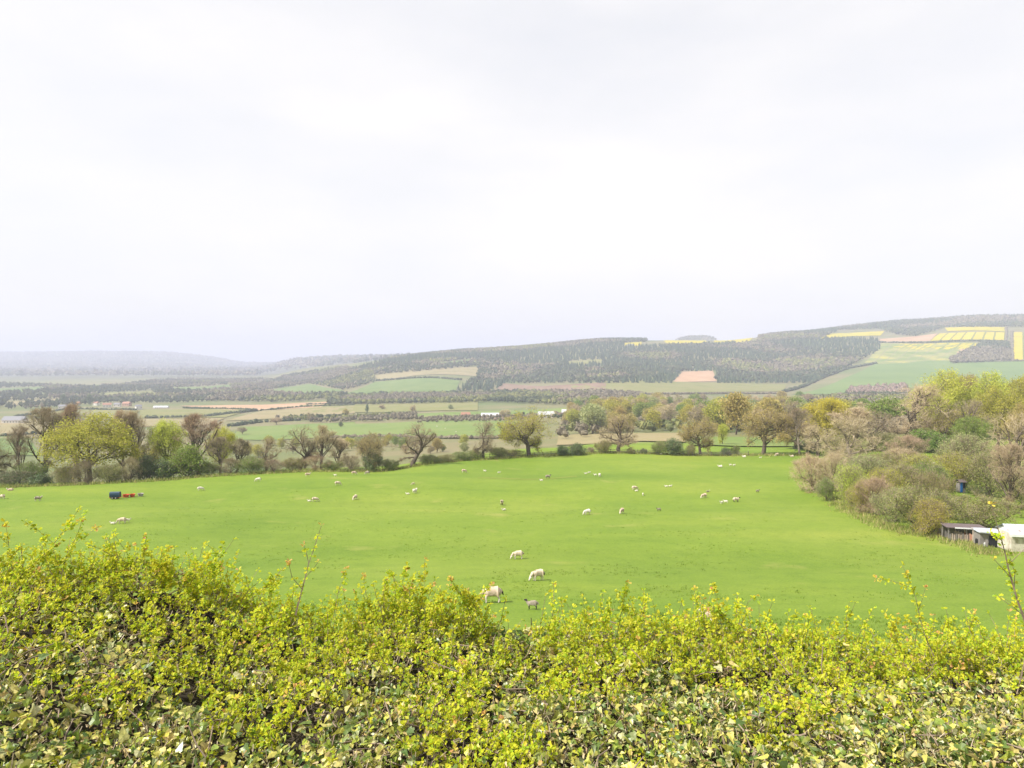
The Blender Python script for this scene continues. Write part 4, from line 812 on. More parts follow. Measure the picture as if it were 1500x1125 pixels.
# ------------------------------------------------------------------ post and rail fence on the pasture boundary
M['post'] = plain('weathered_timber', (0.2, 0.17, 0.135), 0.9, 0.3, 0.35)
fx = [(690, 170), (740, 172.5), (780, 175), (820, 178), (860, 180.5), (906, 181.5), (950, 181), (1000, 180), (1060, 179.5), (1110, 178.5)]
FP = np.array([(uv_of(a, 665)[0] * b, b) for a, b in fx])
L = np.concatenate([[0], np.cumsum(np.linalg.norm(np.diff(FP, axis=0), axis=1))]); s = np.arange(0, L[-1], 2.4)
FX, FY = np.interp(s, L, FP[:, 0]), np.interp(s, L, FP[:, 1]); FZ = H(FX, FY)
fence = obj('post_and_rail_fence', None, None, 'weathered timber fence running under the oaks along the pasture boundary', 'fence', None, None, (FX[0], FY[0], FZ[0]))
pm = MB().box((0, 0, .5), (.13, .13, 1.4)).mesh('post', M['post'])
rm = None
for i in range(len(s)):
    p = (FX[i] - FX[0], FY[i] - FY[0], FZ[i] - FZ[0]); obj('post', pm, fence, loc=p)
    if i + 1 < len(s):
        q = (FX[i + 1] - FX[0], FY[i + 1] - FY[0], FZ[i + 1] - FZ[0])
        Vr, Fr = tubes([(p[0], p[1] - .09, p[2] + h) for h in (.55, 1.02)], [(q[0], q[1] - .09, q[2] + h) for h in (.55, 1.02)], [.05, .05], [.05, .05], 4)
        obj('rail', new_mesh('rail', Vr, Fr, [M['post']]), fence)

# ------------------------------------------------------------------ feeder trailer with red troughs
M['navy'] = plain('navy_painted_steel', (0.03, 0.065, 0.12), 0.4, 0, 0.3); M['navy2'] = plain('grey_blue_lid', (0.10, 0.16, 0.2), 0.4, 0, 0.2)
M['redp'] = plain('red_orange_plastic', (0.55, 0.10, 0.045), 0.5); M['rubber'] = plain('black_rubber', (0.02, 0.02, 0.02), 0.8); M['rim'] = plain('steel_rim', (0.35, 0.33, 0.3), 0.5)
X, Y = hit(169, 731, 60, 200); TZ = float(H(X, Y))
tr = obj('feeder_trailer', None, None, 'navy blue enclosed feeder trailer on red chassis below the trees', 'trailer', None, None, (X, Y, TZ), (0, 0, 0.12), (.74, .74, .8))
prof_ = [(-.5, .42), (.5, .42), (.56, .9), (.5, 1.25), (.32, 1.42), (-.32, 1.42), (-.5, 1.25), (-.56, .9)]
def extr(pr, x0, x1):
    n = len(pr); V = [(x0, a, b) for a, b in pr] + [(x1, a, b) for a, b in pr]
    m = MB().add(V, [(i, (i + 1) % n, (i + 1) % n + n, i + n) for i in range(n)]); m.add(V, [list(range(n))[::-1], [i + n for i in range(n)]]); return m
obj('body', extr(prof_, -.98, .98).mesh('body', M['navy']), tr)
obj('lid', MB().box((-.15, -.46, 1.18), (1.3, .1, .26), 0).mesh('lid', M['navy2']), tr)
obj('chassis', MB().box((0, 0, .36), (2.15, .9, .1)).mesh('chassis', M['redp']), tr)
obj('drawbar', MB().box((1.45, 0, .36), (.9, .1, .1)).mesh('drawbar', M['redp']), tr)
def wheel(x, y, r):
    V1, F1 = tubes([(x, y - .09, r)], [(x, y + .09, r)], [r], [r], 14); m = MB().add(V1, F1); m.add(V1, [list(range(14))[::-1], list(range(14, 28))])
    wo = obj('wheel', m.mesh('wheel', M['rubber']), tr); V1, F1 = tubes([(x, y - .11, r)], [(x, y + .11, r)], [r * .5], [r * .5], 10); m = MB().add(V1, F1); m.add(V1, [list(range(10))[::-1], list(range(10, 20))])
    obj('rim', m.mesh('rim', M['rim']), wo)
for a in (-1, 1): wheel(-.35, a * .6, .3); wheel(.35, a * .6, .3)
def trough(px, py, lb, sx, colr='redp'):
    X, Y = hit(px, py, 60, 200); z = float(H(X, Y)); o = obj('feed_trough', None, None, lb, 'trough', 'red troughs beside the trailer', None, (X, Y, z), (0, 0, .3))
    n = 12; t = np.arange(n) * 2 * np.pi / n; rings = [(.38, 0.0), (.5, .42), (.54, .46), (.48, .45), (.36, .1)]
    V = np.concatenate([np.stack([np.cos(t) * r * sx, np.sin(t) * r, np.full(n, zz)], 1) for r, zz in rings]); m = MB()
    m.add(V, [(k * n + j, k * n + (j + 1) % n, (k + 1) * n + (j + 1) % n, (k + 1) * n + j) for k in range(4) for j in range(n)]); m.add(V, [[4 * n + j for j in range(n)]])
    obj('basin', m.mesh('basin', M[colr]), o)
trough(184.5, 728.5, 'larger orange-red trough right beside the navy trailer', 1.0); trough(194, 728, 'orange-red trough farther from the navy trailer', .8)
trough(206, 727, 'low pale trough at the end of the red troughs', .9, 'rim')

# ------------------------------------------------------------------ allotment: sheds, pallet fence, barrel
M['cream'] = mottled('cream_boards_stained', [(0.34, 0.29, 0.22), (0.52, 0.48, 0.4), (0.6, 0.56, 0.47)], 1.6, 0.7, 0.1, 30); M['sheet'] = mottled('corrugated_sheet_stained', [(0.3, 0.24, 0.2), (0.42, 0.46, 0.52), (0.5, 0.54, 0.6)], 1.3, 0.5, 0.05, 30); M['greyw'] = plain('grey_weathered_boards', (0.24, 0.22, 0.2), 0.9, 0.3, 0.3)
M['pinkw'] = plain('bleached_pallet_wood', (0.45, 0.37, 0.3), 0.9, 0.2, 0.3); M['bluep'] = plain('blue_plastic', (0.03, 0.15, 0.5), 0.4); M['whitep'] = plain('white_paint', (0.75, 0.75, 0.76), 0.5); M['dark'] = plain('dark_interior', (0.03, 0.03, 0.035), 0.9)
M['felt'] = plain('roof_felt', (0.14, 0.11, 0.11), 0.9)
def at(px, py, ymin=50): X, Y = hit(px, py, ymin, 220); return X, Y, float(H(X, Y))
SX, SY = uv_of(1494, 805)[0] * 66, 66; SZ = float(H(SX, SY))
sh = obj('white_shed', None, None, 'cream-walled shed with pale pitched roof at the allotment corner', 'shed', None, None, (SX, SY, SZ), (0, 0, -0.18), (.8, .85, .85))
nb = 11
for i in range(nb): obj('board', MB().box((-1.75 + (i + .5) * 1.9 / nb, -1.5, 1.1), (1.9 / nb - .012, .05 + .012 * (i % 2), 2.2)).mesh('board', M['cream']), sh)
obj('side_wall', MB().box((-1.72, 0.02, 1.1), (.05, 2.9, 2.2)).mesh('side_wall', M['cream']), sh); obj('side_wall', MB().box((1.72, 0.02, 1.1), (.05, 2.9, 2.2)).mesh('side_wall', M['cream']), sh); obj('rear_wall', MB().box((0, 1.5, 1.1), (3.4, .05, 2.2)).mesh('rear_wall', M['cream']), sh)
dr = obj('door', MB().box((1.15, -1.47, 1.0), (.95, .05, 2.0)).mesh('door', M['pinkw']), sh); obj('handle', MB().box((.8, -1.53, 1.0), (.05, .06, .16)).mesh('handle', M['rubber']), dr)
obj('post', MB().box((.42, -1.49, 1.1), (.32, .07, 2.2)).mesh('post', M['dark']), sh)
for sgn in (-1, 1):
    V = []; n = 22
    for i in range(n + 1):
        x = -2.0 + 4.0 * i / n; o_ = .025 * (i % 2); V += [(x, sgn * 1.85, 2.12 + o_), (x, 0, 2.98 + o_)]
    f = [(2 * i, 2 * i + 2, 2 * i + 3, 2 * i + 1) if sgn < 0 else (2 * i, 2 * i + 1, 2 * i + 3, 2 * i + 2) for i in range(n)]
    obj('roof_sheet', MB().add(V, f).mesh('roof_sheet', M['sheet']), sh)
obj('gable', MB().add([(-1.7, -1.5, 2.2), (-1.7, 1.5, 2.2), (-1.7, 0, 2.9)], [(0, 1, 2)]).mesh('gable', M['whitep']), sh); obj('gable', MB().add([(1.7, -1.5, 2.2), (1.7, 1.5, 2.2), (1.7, 0, 2.9)], [(0, 2, 1)]).mesh('gable', M['whitep']), sh)
obj('fascia', MB().box((0, -1.87, 2.1), (4.0, .05, .3)).mesh('fascia', M['whitep']), sh)
# small grey hut left of it
X, Y = uv_of(1446, 790)[0] * 68.5, 68.5; Z = float(H(X, Y))
g = obj('allotment_hut', None, None, 'small grey hut with pale blue-white roof touching the cream shed', 'shed', None, None, (X, Y, Z), (0, 0, -.2))
obj('wall', MB().box((0, 0, .75), (1.9, 1.4, 1.5)).mesh('wall', M['greyw']), g); obj('roof', MB().box((0, -.1, 1.62), (2.3, 1.9, .1), 0).mesh('roof', M['sheet']), g); obj('door', MB().box((.2, -.72, .65), (.7, .05, 1.3)).mesh('door', M['dark']), g)
# low-roofed open shelter
X, Y = uv_of(1411, 786)[0] * 72, 72; Z = float(H(X, Y))
g = obj('open_shelter', None, None, 'low dark open shelter with pale-edged flat roof behind the pallet fence', 'shed', None, None, (X, Y, Z), (0, 0, -.22))
for a, b in ((-1.7, -.8), (1.7, -.8), (0, -.8), (-1.7, .8), (1.7, .8)): obj('post', MB().box((a, b, .75), (.1, .1, 1.5)).mesh('post', M['greyw']), g)
obj('back_wall', MB().box((0, .88, .8), (3.5, .05, 1.5)).mesh('back_wall', M['greyw']), g); obj('roof', MB().box((0, 0, 1.6), (3.9, 2.1, .07)).mesh('roof', M['felt']), g); obj('roof_edge', MB().box((.3, -1.08, 1.6), (3.0, .04, .13)).mesh('roof_edge', M['whitep']), g)
for i in range(16): obj('board', MB().box((-1.55 + i * .2, -.86, .45 + .06 * math.sin(i * 2.3)), (.13, .03, .9)).mesh('board', M['pinkw' if i % 3 else 'greyw']), g)
# pallet fence
fpts = [(1372, 783), (1384, 788), (1398, 790.5), (1412, 793), (1424, 795.5), (1436, 799), (1447, 803)]
mats_ = ['greyw', 'pinkw', 'pinkw', 'redp', 'pinkw', 'greyw']
for k in range(len(fpts) - 1):
    a, b = at(*fpts[k]), at(*fpts[k + 1]); d = np.array(b) - np.array(a); ln = np.hypot(d[0], d[1]); rz = math.atan2(d[1], d[0])
    o = obj('pallet', None, None, ['grey pallet under the green hawthorn', 'bleached pallet next to the grey end pallet', 'pale pallet below the open shelter', 'rusty red panel in the pallet fence', 'bleached pallet left of the barrel', 'grey pallet leaning by the small hut'][k], 'pallet', 'pallets of the allotment fence', None, a, (0, 0, rz))
    nn = 6
    for i in range(nn): obj('slat', MB().box((ln * (i + .5) / nn, 0, .5 + .04 * math.sin(i * 3 + k)), (ln / nn * .8, .025, 1.0)).mesh('slat', M[mats_[k] if k != 3 else ('redp' if False else 'roof_red')]), o)
    for h in (.2, .8): obj('rail', MB().box((ln / 2, .05, h), (ln * .98, .06, .09)).mesh('rail', M['greyw']), o)
    obj('post', MB().box((0, .08, .65), (.1, .1, 1.35)).mesh('post', M['pinkw']), o)
def barrel(px, py, h, r, m, lb, ymin=50):
    X, Y, Z = at(px, py, ymin); rings = [(r * .92, 0), (r, h * .15), (r * 1.04, h * .33), (r, h * .36), (r, h * .64), (r * 1.04, h * .67), (r, h * .85), (r * .9, h)]
    n = 14; t = np.arange(n) * 2 * np.pi / n; V = np.concatenate([np.stack([np.cos(t) * a, np.sin(t) * a, np.full(n, b)], 1) for a, b in rings])
    q = MB().add(V, [(k * n + j, k * n + (j + 1) % n, (k + 1) * n + (j + 1) % n, (k + 1) * n + j) for k in range(len(rings) - 1) for j in range(n)]); q.add(V, [list(range(n))[::-1], [(len(rings) - 1) * n + j for j in range(n)]])
    o = obj('barrel', None, None, lb, 'barrel', None, None, (X, Y, Z)); obj('drum', q.mesh('drum', M[m], smooth=False), o); obj('lid', MB().box((0, 0, h + .02), (r * .5, r * .5, .05)).mesh('lid', M['rubber']), o)
barrel(1433, 800, .75, .28, 'rubber', 'dark water barrel at the end of the pallet fence')
barrel(1441, 801, .55, .26, 'whitep', 'short white tub beside the dark barrel')
# hut with the blue door and white van-like shed higher up, among bushes
X, Yh = hit(1407, 721, 60, 200); Z = float(H(X, Yh)); Zt = uv_of(1407, 702)[1] * Yh; hh = Zt - Z
g = obj('garden_hut', None, None, 'dark little hut with felt roof and bright blue door among the bushes', 'shed', None, None, (X, Yh, Z), (0, 0, .1), (.75, .75, .9))
obj('wall', MB().box((0, 0, hh * .46), (1.35, 1.2, hh * .92)).mesh('wall', M['greyw']), g); obj('door', MB().box((-.28, -.62, hh * .46), (.55, .05, hh * .85)).mesh('door', M['bluep']), g); obj('window', MB().box((.34, -.62, hh * .6), (.5, .05, hh * .45)).mesh('window', M['dark']), g)
obj('roof', MB().add([(-.9, -.85, hh * .9), (.9, -.85, hh * .9), (.9, .85, hh * .9), (-.9, .85, hh * .9), (-.9, 0, hh * 1.1), (.9, 0, hh * 1.1)], [(0, 1, 5, 4), (2, 3, 4, 5), (3, 2, 1, 0)]).mesh('roof', M['felt']), g)
X, Yh = hit(1490, 719, 60, 200); Z = float(H(X, Yh)); Zt = uv_of(1490, 704)[1] * Yh; hh = Zt - Z
g = obj('greenhouse', None, None, 'white-framed greenhouse behind the reddish twiggy tree', 'greenhouse', None, None, (X, Yh, Z), (0, 0, -.2))
obj('wall', MB().box((0, 0, hh * .2), (1.9, 1.5, hh * .4)).mesh('wall', M['greyw']), g); obj('glazing', MB().box((0, 0, hh * .62), (1.8, 1.4, hh * .46)).mesh('glazing', plain('glazing_grey', (0.16, 0.19, 0.24), 0.15)), g)
for a in (-.92, -.46, 0, .46, .92): obj('glazing_bar', MB().box((a, -.72, hh * .62), (.07, .06, hh * .46)).mesh('glazing_bar', M['whitep']), g)
obj('roof', MB().add([(-1.1, -.95, hh * .85), (1.1, -.95, hh * .85), (1.1, .95, hh * .85), (-1.1, .95, hh * .85), (-1.1, 0, hh * 1.08), (1.1, 0, hh * 1.08)], [(0, 1, 5, 4), (2, 3, 4, 5), (3, 2, 1, 0)]).mesh('roof', M['whitep']), g)

# ------------------------------------------------------------------ sheep
M['wool'] = mottled('fleece_cream', [(0.40, 0.32, 0.225), (0.52, 0.43, 0.32), (0.60, 0.51, 0.40)], 4.0, 0.95, 0.8, 26)
M['wool_w'] = mottled('fleece_white', [(0.55, 0.51, 0.43), (0.68, 0.64, 0.55)], 5.0, 0.95, 0.6, 30)
M['wool_g'] = mottled('fleece_greyish', [(0.22, 0.19, 0.15), (0.33, 0.28, 0.22)], 4.0, 0.95, 0.8, 26)
M['wool_p'] = mottled('fleece_pinkish_marked', [(0.42, 0.34, 0.24), (0.52, 0.40, 0.31), (0.56, 0.36, 0.28)], 2.2, 0.95, 0.8, 26)
M['face_w'] = plain('face_white', (0.6, 0.54, 0.46), 0.8); M['face_b'] = plain('face_black', (0.035, 0.03, 0.028), 0.7); M['tail_d'] = plain('tail_dark', (0.06, 0.05, 0.04), 0.9)  # tail_d: near-black tail colour given to some ewes
def skin_mesh(name, J, E, sub=2, seed=1, wool=0.012):
    me = bpy.data.meshes.new('tmp'); keys = list(J); ix = {k: i for i, k in enumerate(keys)}
    me.from_pydata([J[k][:3] for k in keys], [(ix[a], ix[b]) for a, b in E], [])
    o = bpy.data.objects.new('tmp', me); col.objects.link(o)
    o.modifiers.new('skin', 'SKIN'); sm = o.modifiers.new('sub', 'SUBSURF'); sm.levels = sub; sm.render_levels = sub
    for k in keys:
        r = J[k][3]; r = r if isinstance(r, tuple) else (r, r); me.skin_vertices[0].data[ix[k]].radius = r; me.skin_vertices[0].data[ix[k]].use_root = (k == 'mid')
    dg = bpy.context.evaluated_depsgraph_get(); dg.update()
    out = bpy.data.meshes.new_from_object(o.evaluated_get(dg)); out.name = name
    bpy.data.objects.remove(o); bpy.data.meshes.remove(me)
    return out
def leg(J, E, n, root, x, y, z, fold=0.0, front=False):
    if fold:
        J[n + 'a'] = (x + .05, y * 1.2, z * .42, .085); J[n + 'b'] = (x + .14, y * 1.25, .055, .045); E += [(root, n + 'a'), (n + 'a', n + 'b')]; return
    if front: pts = [(x, y, z, .10), (x + .015, y, z * .55, .047), (x - .005, y, .09, .034), (x + .03, y, .025, .036)]
    else: pts = [(x, y, z, .125), (x + .06, y, z * .74, .075), (x - .055, y, z * .5, .042), (x - .02, y, .09, .034), (x + .015, y, .025, .036)]
    prev = root
    for i, p in enumerate(pts): J['%s%d' % (n, i)] = p; E.append((prev, '%s%d' % (n, i))); prev = '%s%d' % (n, i)
def sheep_mesh(pose, lamb=False):
    dz = -0.30 if pose == 'lying' else 0.0; k = 0.82 if lamb else 1.0
    J = {'rump': (-.44, 0, .63 + dz, .23 * k), 'mid': (-.12, 0, .62 + dz, .285 * k), 'chest': (.24, 0, .61 + dz, .255 * k), 'sh': (.42, 0, .60 + dz, .18 * k)}
    E = [('mid', 'rump'), ('mid', 'chest'), ('chest', 'sh')]
    if pose == 'grazing': hd = [(.58, 0, .44, .12), (.66, 0, .26, .088), (.72, 0, .15, .075), (.79, 0, .045, .045)]
    elif pose == 'standing': hd = [(.52, 0, .78, .12), (.57, 0, .90, .095), (.68, 0, .90, .08), (.80, 0, .84, .05)]
    else: hd = [(.52, 0, .50, .12), (.57, 0, .62, .095), (.67, 0, .62, .08), (.79, 0, .56, .05)]
    prev = 'sh'
    for i, p in enumerate(hd): J['h%d' % i] = p; E.append((prev, 'h%d' % i)); prev = 'h%d' % i
    hx, hz = hd[1][0], hd[1][2]
    for s in (-1, 1):
        J['ear%d' % s] = (hx - .02, s * .15, hz + .035, .022); E.append(('h1', 'ear%d' % s))
        leg(J, E, 'f%d' % s, 'chest', .26, s * .13, .43, 1.0 if pose == 'lying' else 0, True); leg(J, E, 'r%d' % s, 'rump', -.43, s * .14, .50, 1.0 if pose == 'lying' else 0)
    J['t1'] = (-.655, 0, .62 + dz, .05); J['t2'] = (-.70, 0, .42 + dz * .7, .036); E += [('rump', 't1'), ('t1', 't2')]
    me = skin_mesh('sheep_' + pose, J, E)
    n = len(me.vertices); V = np.empty(n * 3, np.float32); me.vertices.foreach_get('co', V); V = V.reshape(-1, 3).astype(float)
    # fuller belly, narrower back, woolly surface
    body = (np.abs(V[:, 0] + .08) < .55) & (V[:, 2] > .38 + dz)
    V[:, 1] *= np.where(body, 0.92, 1.0)
    nm = np.empty(n * 3, np.float32); me.vertices.foreach_get('normal', nm); nm = nm.reshape(-1, 3)
    V += nm * (np.where(body, 0.03, 0.0) * (fbm(V[:, 0] * 9 + V[:, 2] * 5, V[:, 1] * 9 + V[:, 2] * 4, 3, 2) - .5) * 2)[:, None]
    if lamb: V = V * np.array([.56, .50, .60])
    me.vertices.foreach_set('co', V.astype(np.float32).ravel())
    sc_ = np.array([.56, .50, .60]) if lamb else np.ones(3)
    pc = np.empty(len(me.polygons) * 3, np.float32); me.polygons.foreach_get('center', pc)
    me.update(); pc = np.array([tuple(p.center) for p in me.polygons]) / sc_
    hp = np.array([h[:3] for h in hd]); dh = np.min([np.linalg.norm(pc - h, axis=1) for h in hp[1:]], axis=0); isear = (np.abs(pc[:, 1]) > .07) & (np.abs(pc[:, 0] - hx) < .12) & (np.abs(pc[:, 2] - hz) < .12)
    head = (dh < .13) & (pc[:, 0] > hx - .06) | isear; legs = (pc[:, 2] < (.34 if pose != 'lying' else .08)) & ~head; tail = (pc[:, 0] < -.63)
    mi = np.where(head | legs, 1, 0); mi = np.where(tail, 2, mi)
    for m in ('wool', 'face_w', 'wool'): me.materials.append(M[m])
    me.polygons.foreach_set('material_index', mi.astype(np.int32)); me.polygons.foreach_set('use_smooth', np.ones(len(mi), bool))
    return me
SM = {(p, l): sheep_mesh(p, l) for p in ('grazing', 'standing', 'lying') for l in (False, True)}
def sheep(px, py, pose, head, wool='wool', face='face_w', tail=None, lamb=False, label='', Y=None, size=1.0):
    if Y: X = uv_of(px, py)[0] * Y
    else: X, Y = hit(px, py, 24, 260)
    z = float(H(X, Y)); o = obj('lamb' if lamb else 'sheep', SM[(pose, lamb)], None, label, 'lamb' if lamb else 'sheep', 'flock grazing the pasture', None, (X, Y, z - .01), (0, 0, R(head)), (size,) * 3)
    # stand square on the slope
    e = .4; nx = float(H(X - e, Y) - H(X + e, Y)) / (2 * e); ny = float(H(X, Y - e) - H(X, Y + e)) / (2 * e)
    q = Vector((0, 0, 1)).rotation_difference(Vector((nx, ny, 1)).normalized()); o.rotation_mode = 'QUATERNION'
    o.rotation_quaternion = q @ __import__('mathutils').Quaternion((0, 0, 1), R(head))
    set_mats(o, [M[wool], M[face], M[tail or wool]])
FL = [  # px, py of the feet, pose, heading (180 = facing left), fleece, face, tail, lamb, label
    (719, 883, 'grazing', 186, 'wool_p', 'face_w', 'tail_d', False, 'cream ewe with dark tail grazing just above the hedge tops'),
    (787, 850.5, 'grazing', 208, 'wool', 'face_w', 'tail_d', False, 'cream ewe grazing with white face turned towards the hedge'),
    (758, 819, 'grazing', 188, 'wool', 'face_w', None, False, 'slim cream ewe grazing behind the one with the white face'),
    (779, 893, 'standing', 170, 'wool_g', 'face_b', None, True, 'black-faced lamb peeping over the hedge beside the dark-tailed ewe'),
    (1036, 914, 'grazing', 120, 'wool_p', 'face_w', None, False, 'pinkish sheep half hidden behind a hawthorn sprig'),
    (178, 767, 'grazing', 195, 'wool', 'face_w', None, False, 'ewe grazing between two lambs below the navy trailer'),
    (165, 768, 'lying', 180, 'wool_w', 'face_w', None, True, 'white lamb lying left of the ewe below the trailer'),
    (187, 765, 'standing', 20, 'wool_w', 'face_w', None, True, 'white lamb right behind the ewe below the trailer'),
    (15, 719, 'lying', 200, 'wool_p', 'face_w', None, False, 'pinkish sheep lying against the dark bush at the field edge'),
    (3, 731, 'grazing', 170, 'wool', 'face_w', None, False, 'sheep grazing below the dark bush, left of the grey ewe'),
    (56, 734, 'standing', 15, 'wool_g', 'face_w', None, False, 'grey ewe standing left of the navy trailer'),
    (294, 719, 'grazing', 25, 'wool_w', 'face_w', None, False, 'pale ewe alone below the tall evergreen bush'),
    (378, 705.5, 'grazing', 200, 'wool_w', 'face_w', 'tail_d', False, 'ewe grazing near the crest below the small reddish tree'),
    (451, 698, 'standing', 20, 'wool_p', 'face_w', None, False, 'ewe on the crest below the wide-branched bare tree'),
    (495, 711, 'grazing', 10, 'wool', 'face_w', None, False, 'ewe below the crest with the green bush above it'),
    (491, 698, 'standing', 180, 'wool_w', 'face_w', None, True, 'tiny lamb on the crest beside the green bush'),
    (462, 735, 'grazing', 10, 'wool', 'face_w', 'tail_d', False, 'ewe with a lamb behind it in the middle of the left slope'),
    (453, 735, 'lying', 180, 'wool_w', 'face_w', None, True, 'lamb resting behind the ewe on the left slope'),
    (520, 732, 'grazing', 250, 'wool', 'face_w', None, False, 'ewe grazing alone right of the ewe with the resting lamb'),
    (519, 695.5, 'grazing', 10, 'wool_p', 'face_w', None, False, 'left sheep of the two on the crest near the ivy-clad oak'),
    (538, 695, 'grazing', 170, 'wool_g', 'face_w', None, False, 'right greyer sheep of the two on the crest near the ivy-clad oak'),
    (597, 724.5, 'lying', 180, 'wool_w', 'face_w', None, True, 'lamb lying left of the standing sheep below the gnarled oak'),
    (608, 722.5, 'standing', 60, 'wool_w', 'face_w', None, False, 'ewe beside the lying lamb below the gnarled oak'),
    (605, 710.5, 'grazing', 200, 'wool', 'face_w', None, True, 'lamb grazing uphill of the ewe below the gnarled oak'),
    (680, 692.5, 'grazing', 10, 'wool_p', 'face_w', None, False, 'ewe below the clipped hedge run near the small oak'),
    (710, 691.5, 'standing', 180, 'wool_w', 'face_w', None, True, 'left tiny lamb of two below the small oak'),
    (731, 693, 'lying', 10, 'wool_w', 'face_w', None, True, 'right tiny lamb of two below the small oak'),
    (803, 701, 'standing', 10, 'wool_g', 'face_b', None, False, 'dark-faced grey ewe below the left dark bush clump'),
    (793, 704.5, 'lying', 180, 'wool_w', 'face_w', None, True, 'tiny lamb in front of the dark-faced grey ewe'),
    (735, 740, 'standing', 265, 'wool', 'face_b', None, False, 'ewe standing head-on in the middle of the pasture'),
    (738, 748, 'lying', 200, 'wool_w', 'face_w', None, True, 'lamb lying just below the head-on ewe'),
    (858, 694.5, 'lying', 190, 'wool_w', 'face_w', None, True, 'left lamb of the pair lying on the upper pasture'),
    (863, 693, 'lying', 20, 'wool_w', 'face_w', None, True, 'right lamb of the pair lying on the upper pasture'),
    (872, 697.5, 'standing', 180, 'wool_w', 'face_w', None, True, 'lamb standing left of a white ewe on the upper pasture'),
    (878.5, 698.5, 'grazing', 80, 'wool_w', 'face_w', None, False, 'white ewe with a lamb at its left on the upper pasture'),
    (930, 718, 'grazing', 10, 'wool', 'face_w', None, False, 'ewe with a dark-marked lamb lying at its side'),
    (932, 720, 'lying', 180, 'wool_w', 'face_b', None, True, 'dark-marked lamb lying at the side of its ewe'),
    (942, 726.5, 'standing', 265, 'wool_w', 'face_w', None, True, 'lamb walking towards the hedge away from the ewe with lying lamb'),
    (976, 713.5, 'lying', 180, 'wool_w', 'face_w', None, True, 'left tiny lamb of two lying right of the ewe with lying lamb'),
    (982, 713, 'lying', 10, 'wool_w', 'face_w', None, True, 'right tiny lamb of two lying right of the ewe with lying lamb'),
    (860, 754, 'grazing', 200, 'wool_w', 'face_w', None, False, 'pale ewe grazing left of the tilted ewe in mid pasture'),
    (910.5, 752.5, 'grazing', 240, 'wool_p', 'face_w', None, False, 'pinkish ewe tilted downhill in mid pasture'),
    (965, 749, 'standing', 190, 'wool_g', 'face_b', None, True, 'grey dark-faced lamb right of the tilted pinkish ewe'),
    (1037, 721, 'lying', 10, 'wool_g', 'face_w', None, True, 'greyish lamb lying uphill of a pinkish grazing ewe'),
    (1031, 729.5, 'grazing', 205, 'wool_p', 'face_w', None, False, 'pinkish ewe grazing downhill of a greyish lying lamb'),
    (1057, 738.5, 'standing', 200, 'wool_w', 'face_w', None, True, 'left white lamb of two beside the brown-faced ewe'),
    (1063, 737, 'standing', 160, 'wool_w', 'face_w', None, True, 'right white lamb of two beside the brown-faced ewe'),
    (1078.5, 735.5, 'standing', 5, 'wool', 'face_b', None, False, 'dark-faced ewe standing right of two white lambs'),
    (1110, 721.5, 'standing', 10, 'wool_g', 'face_b', None, True, 'dark grey lamb alone near the scrub'),
    (1055, 684.5, 'lying', 180, 'wool_w', 'face_w', None, False, 'white ewe lying on the top pasture below the dark low bush'),
    (1070, 682.5, 'standing', 180, 'wool_w', 'face_w', None, True, 'left white lamb of two right of the lying ewe'),
    (1075.5, 683, 'standing', 10, 'wool_w', 'face_w', None, True, 'right white lamb of two right of the lying ewe'),
    (1090, 670, 'lying', 180, 'wool_w', 'face_w', None, False, 'ewe lying under the left side of the wide olive oak'),
    (1114, 671, 'lying', 10, 'wool_w', 'face_w', None, True, 'lamb lying right under the wide olive oak'),
    (1138, 668, 'grazing', 195, 'wool_p', 'face_w', None, False, 'pinkish sheep grazing beside the slender pale-trunked tree'),
    (1160, 669.5, 'lying', 180, 'wool', 'face_w', None, False, 'sheep lying near the slender pale-trunked tree, half behind scrub'),
    (968, 666.5, 'standing', 180, 'wool_w', 'face_w', None, True, 'tiny lamb by the fence in front of the green bush clump'),
    (1367, 655, 'lying', 10, 'wool_w', 'face_w', None, False, 'white sheep lying on the slope before the dark green undergrowth'),
    (1369, 680, 'grazing', 10, 'wool_w', 'face_w', None, True, 'white lamb on the slope left of the pale willow bush'),
]
for i_, r_ in enumerate(FL): sheep(r_[0], r_[1], r_[2], r_[3], r_[4], r_[5], r_[6], r_[7], r_[8], size=.95 if i_ == 0 else (.82 if not r_[7] else .9))
for px, py, lb in [(640, 626, 'left distant sheep in the big green valley field'), (668, 634, 'right distant sheep in the big green valley field'), (652, 629, 'middle distant sheep in the big green valley field')]:
    X, Y = hit(px, py, 300, 900); o = obj('sheep', SM[('grazing', False)], None, lb, 'sheep', 'sheep in the valley field', None, (X, Y, float(H(X, Y)) + .45), (0, 0, px)); set_mats(o, [M['wool_w'], M['face_w'], M['wool_w']])

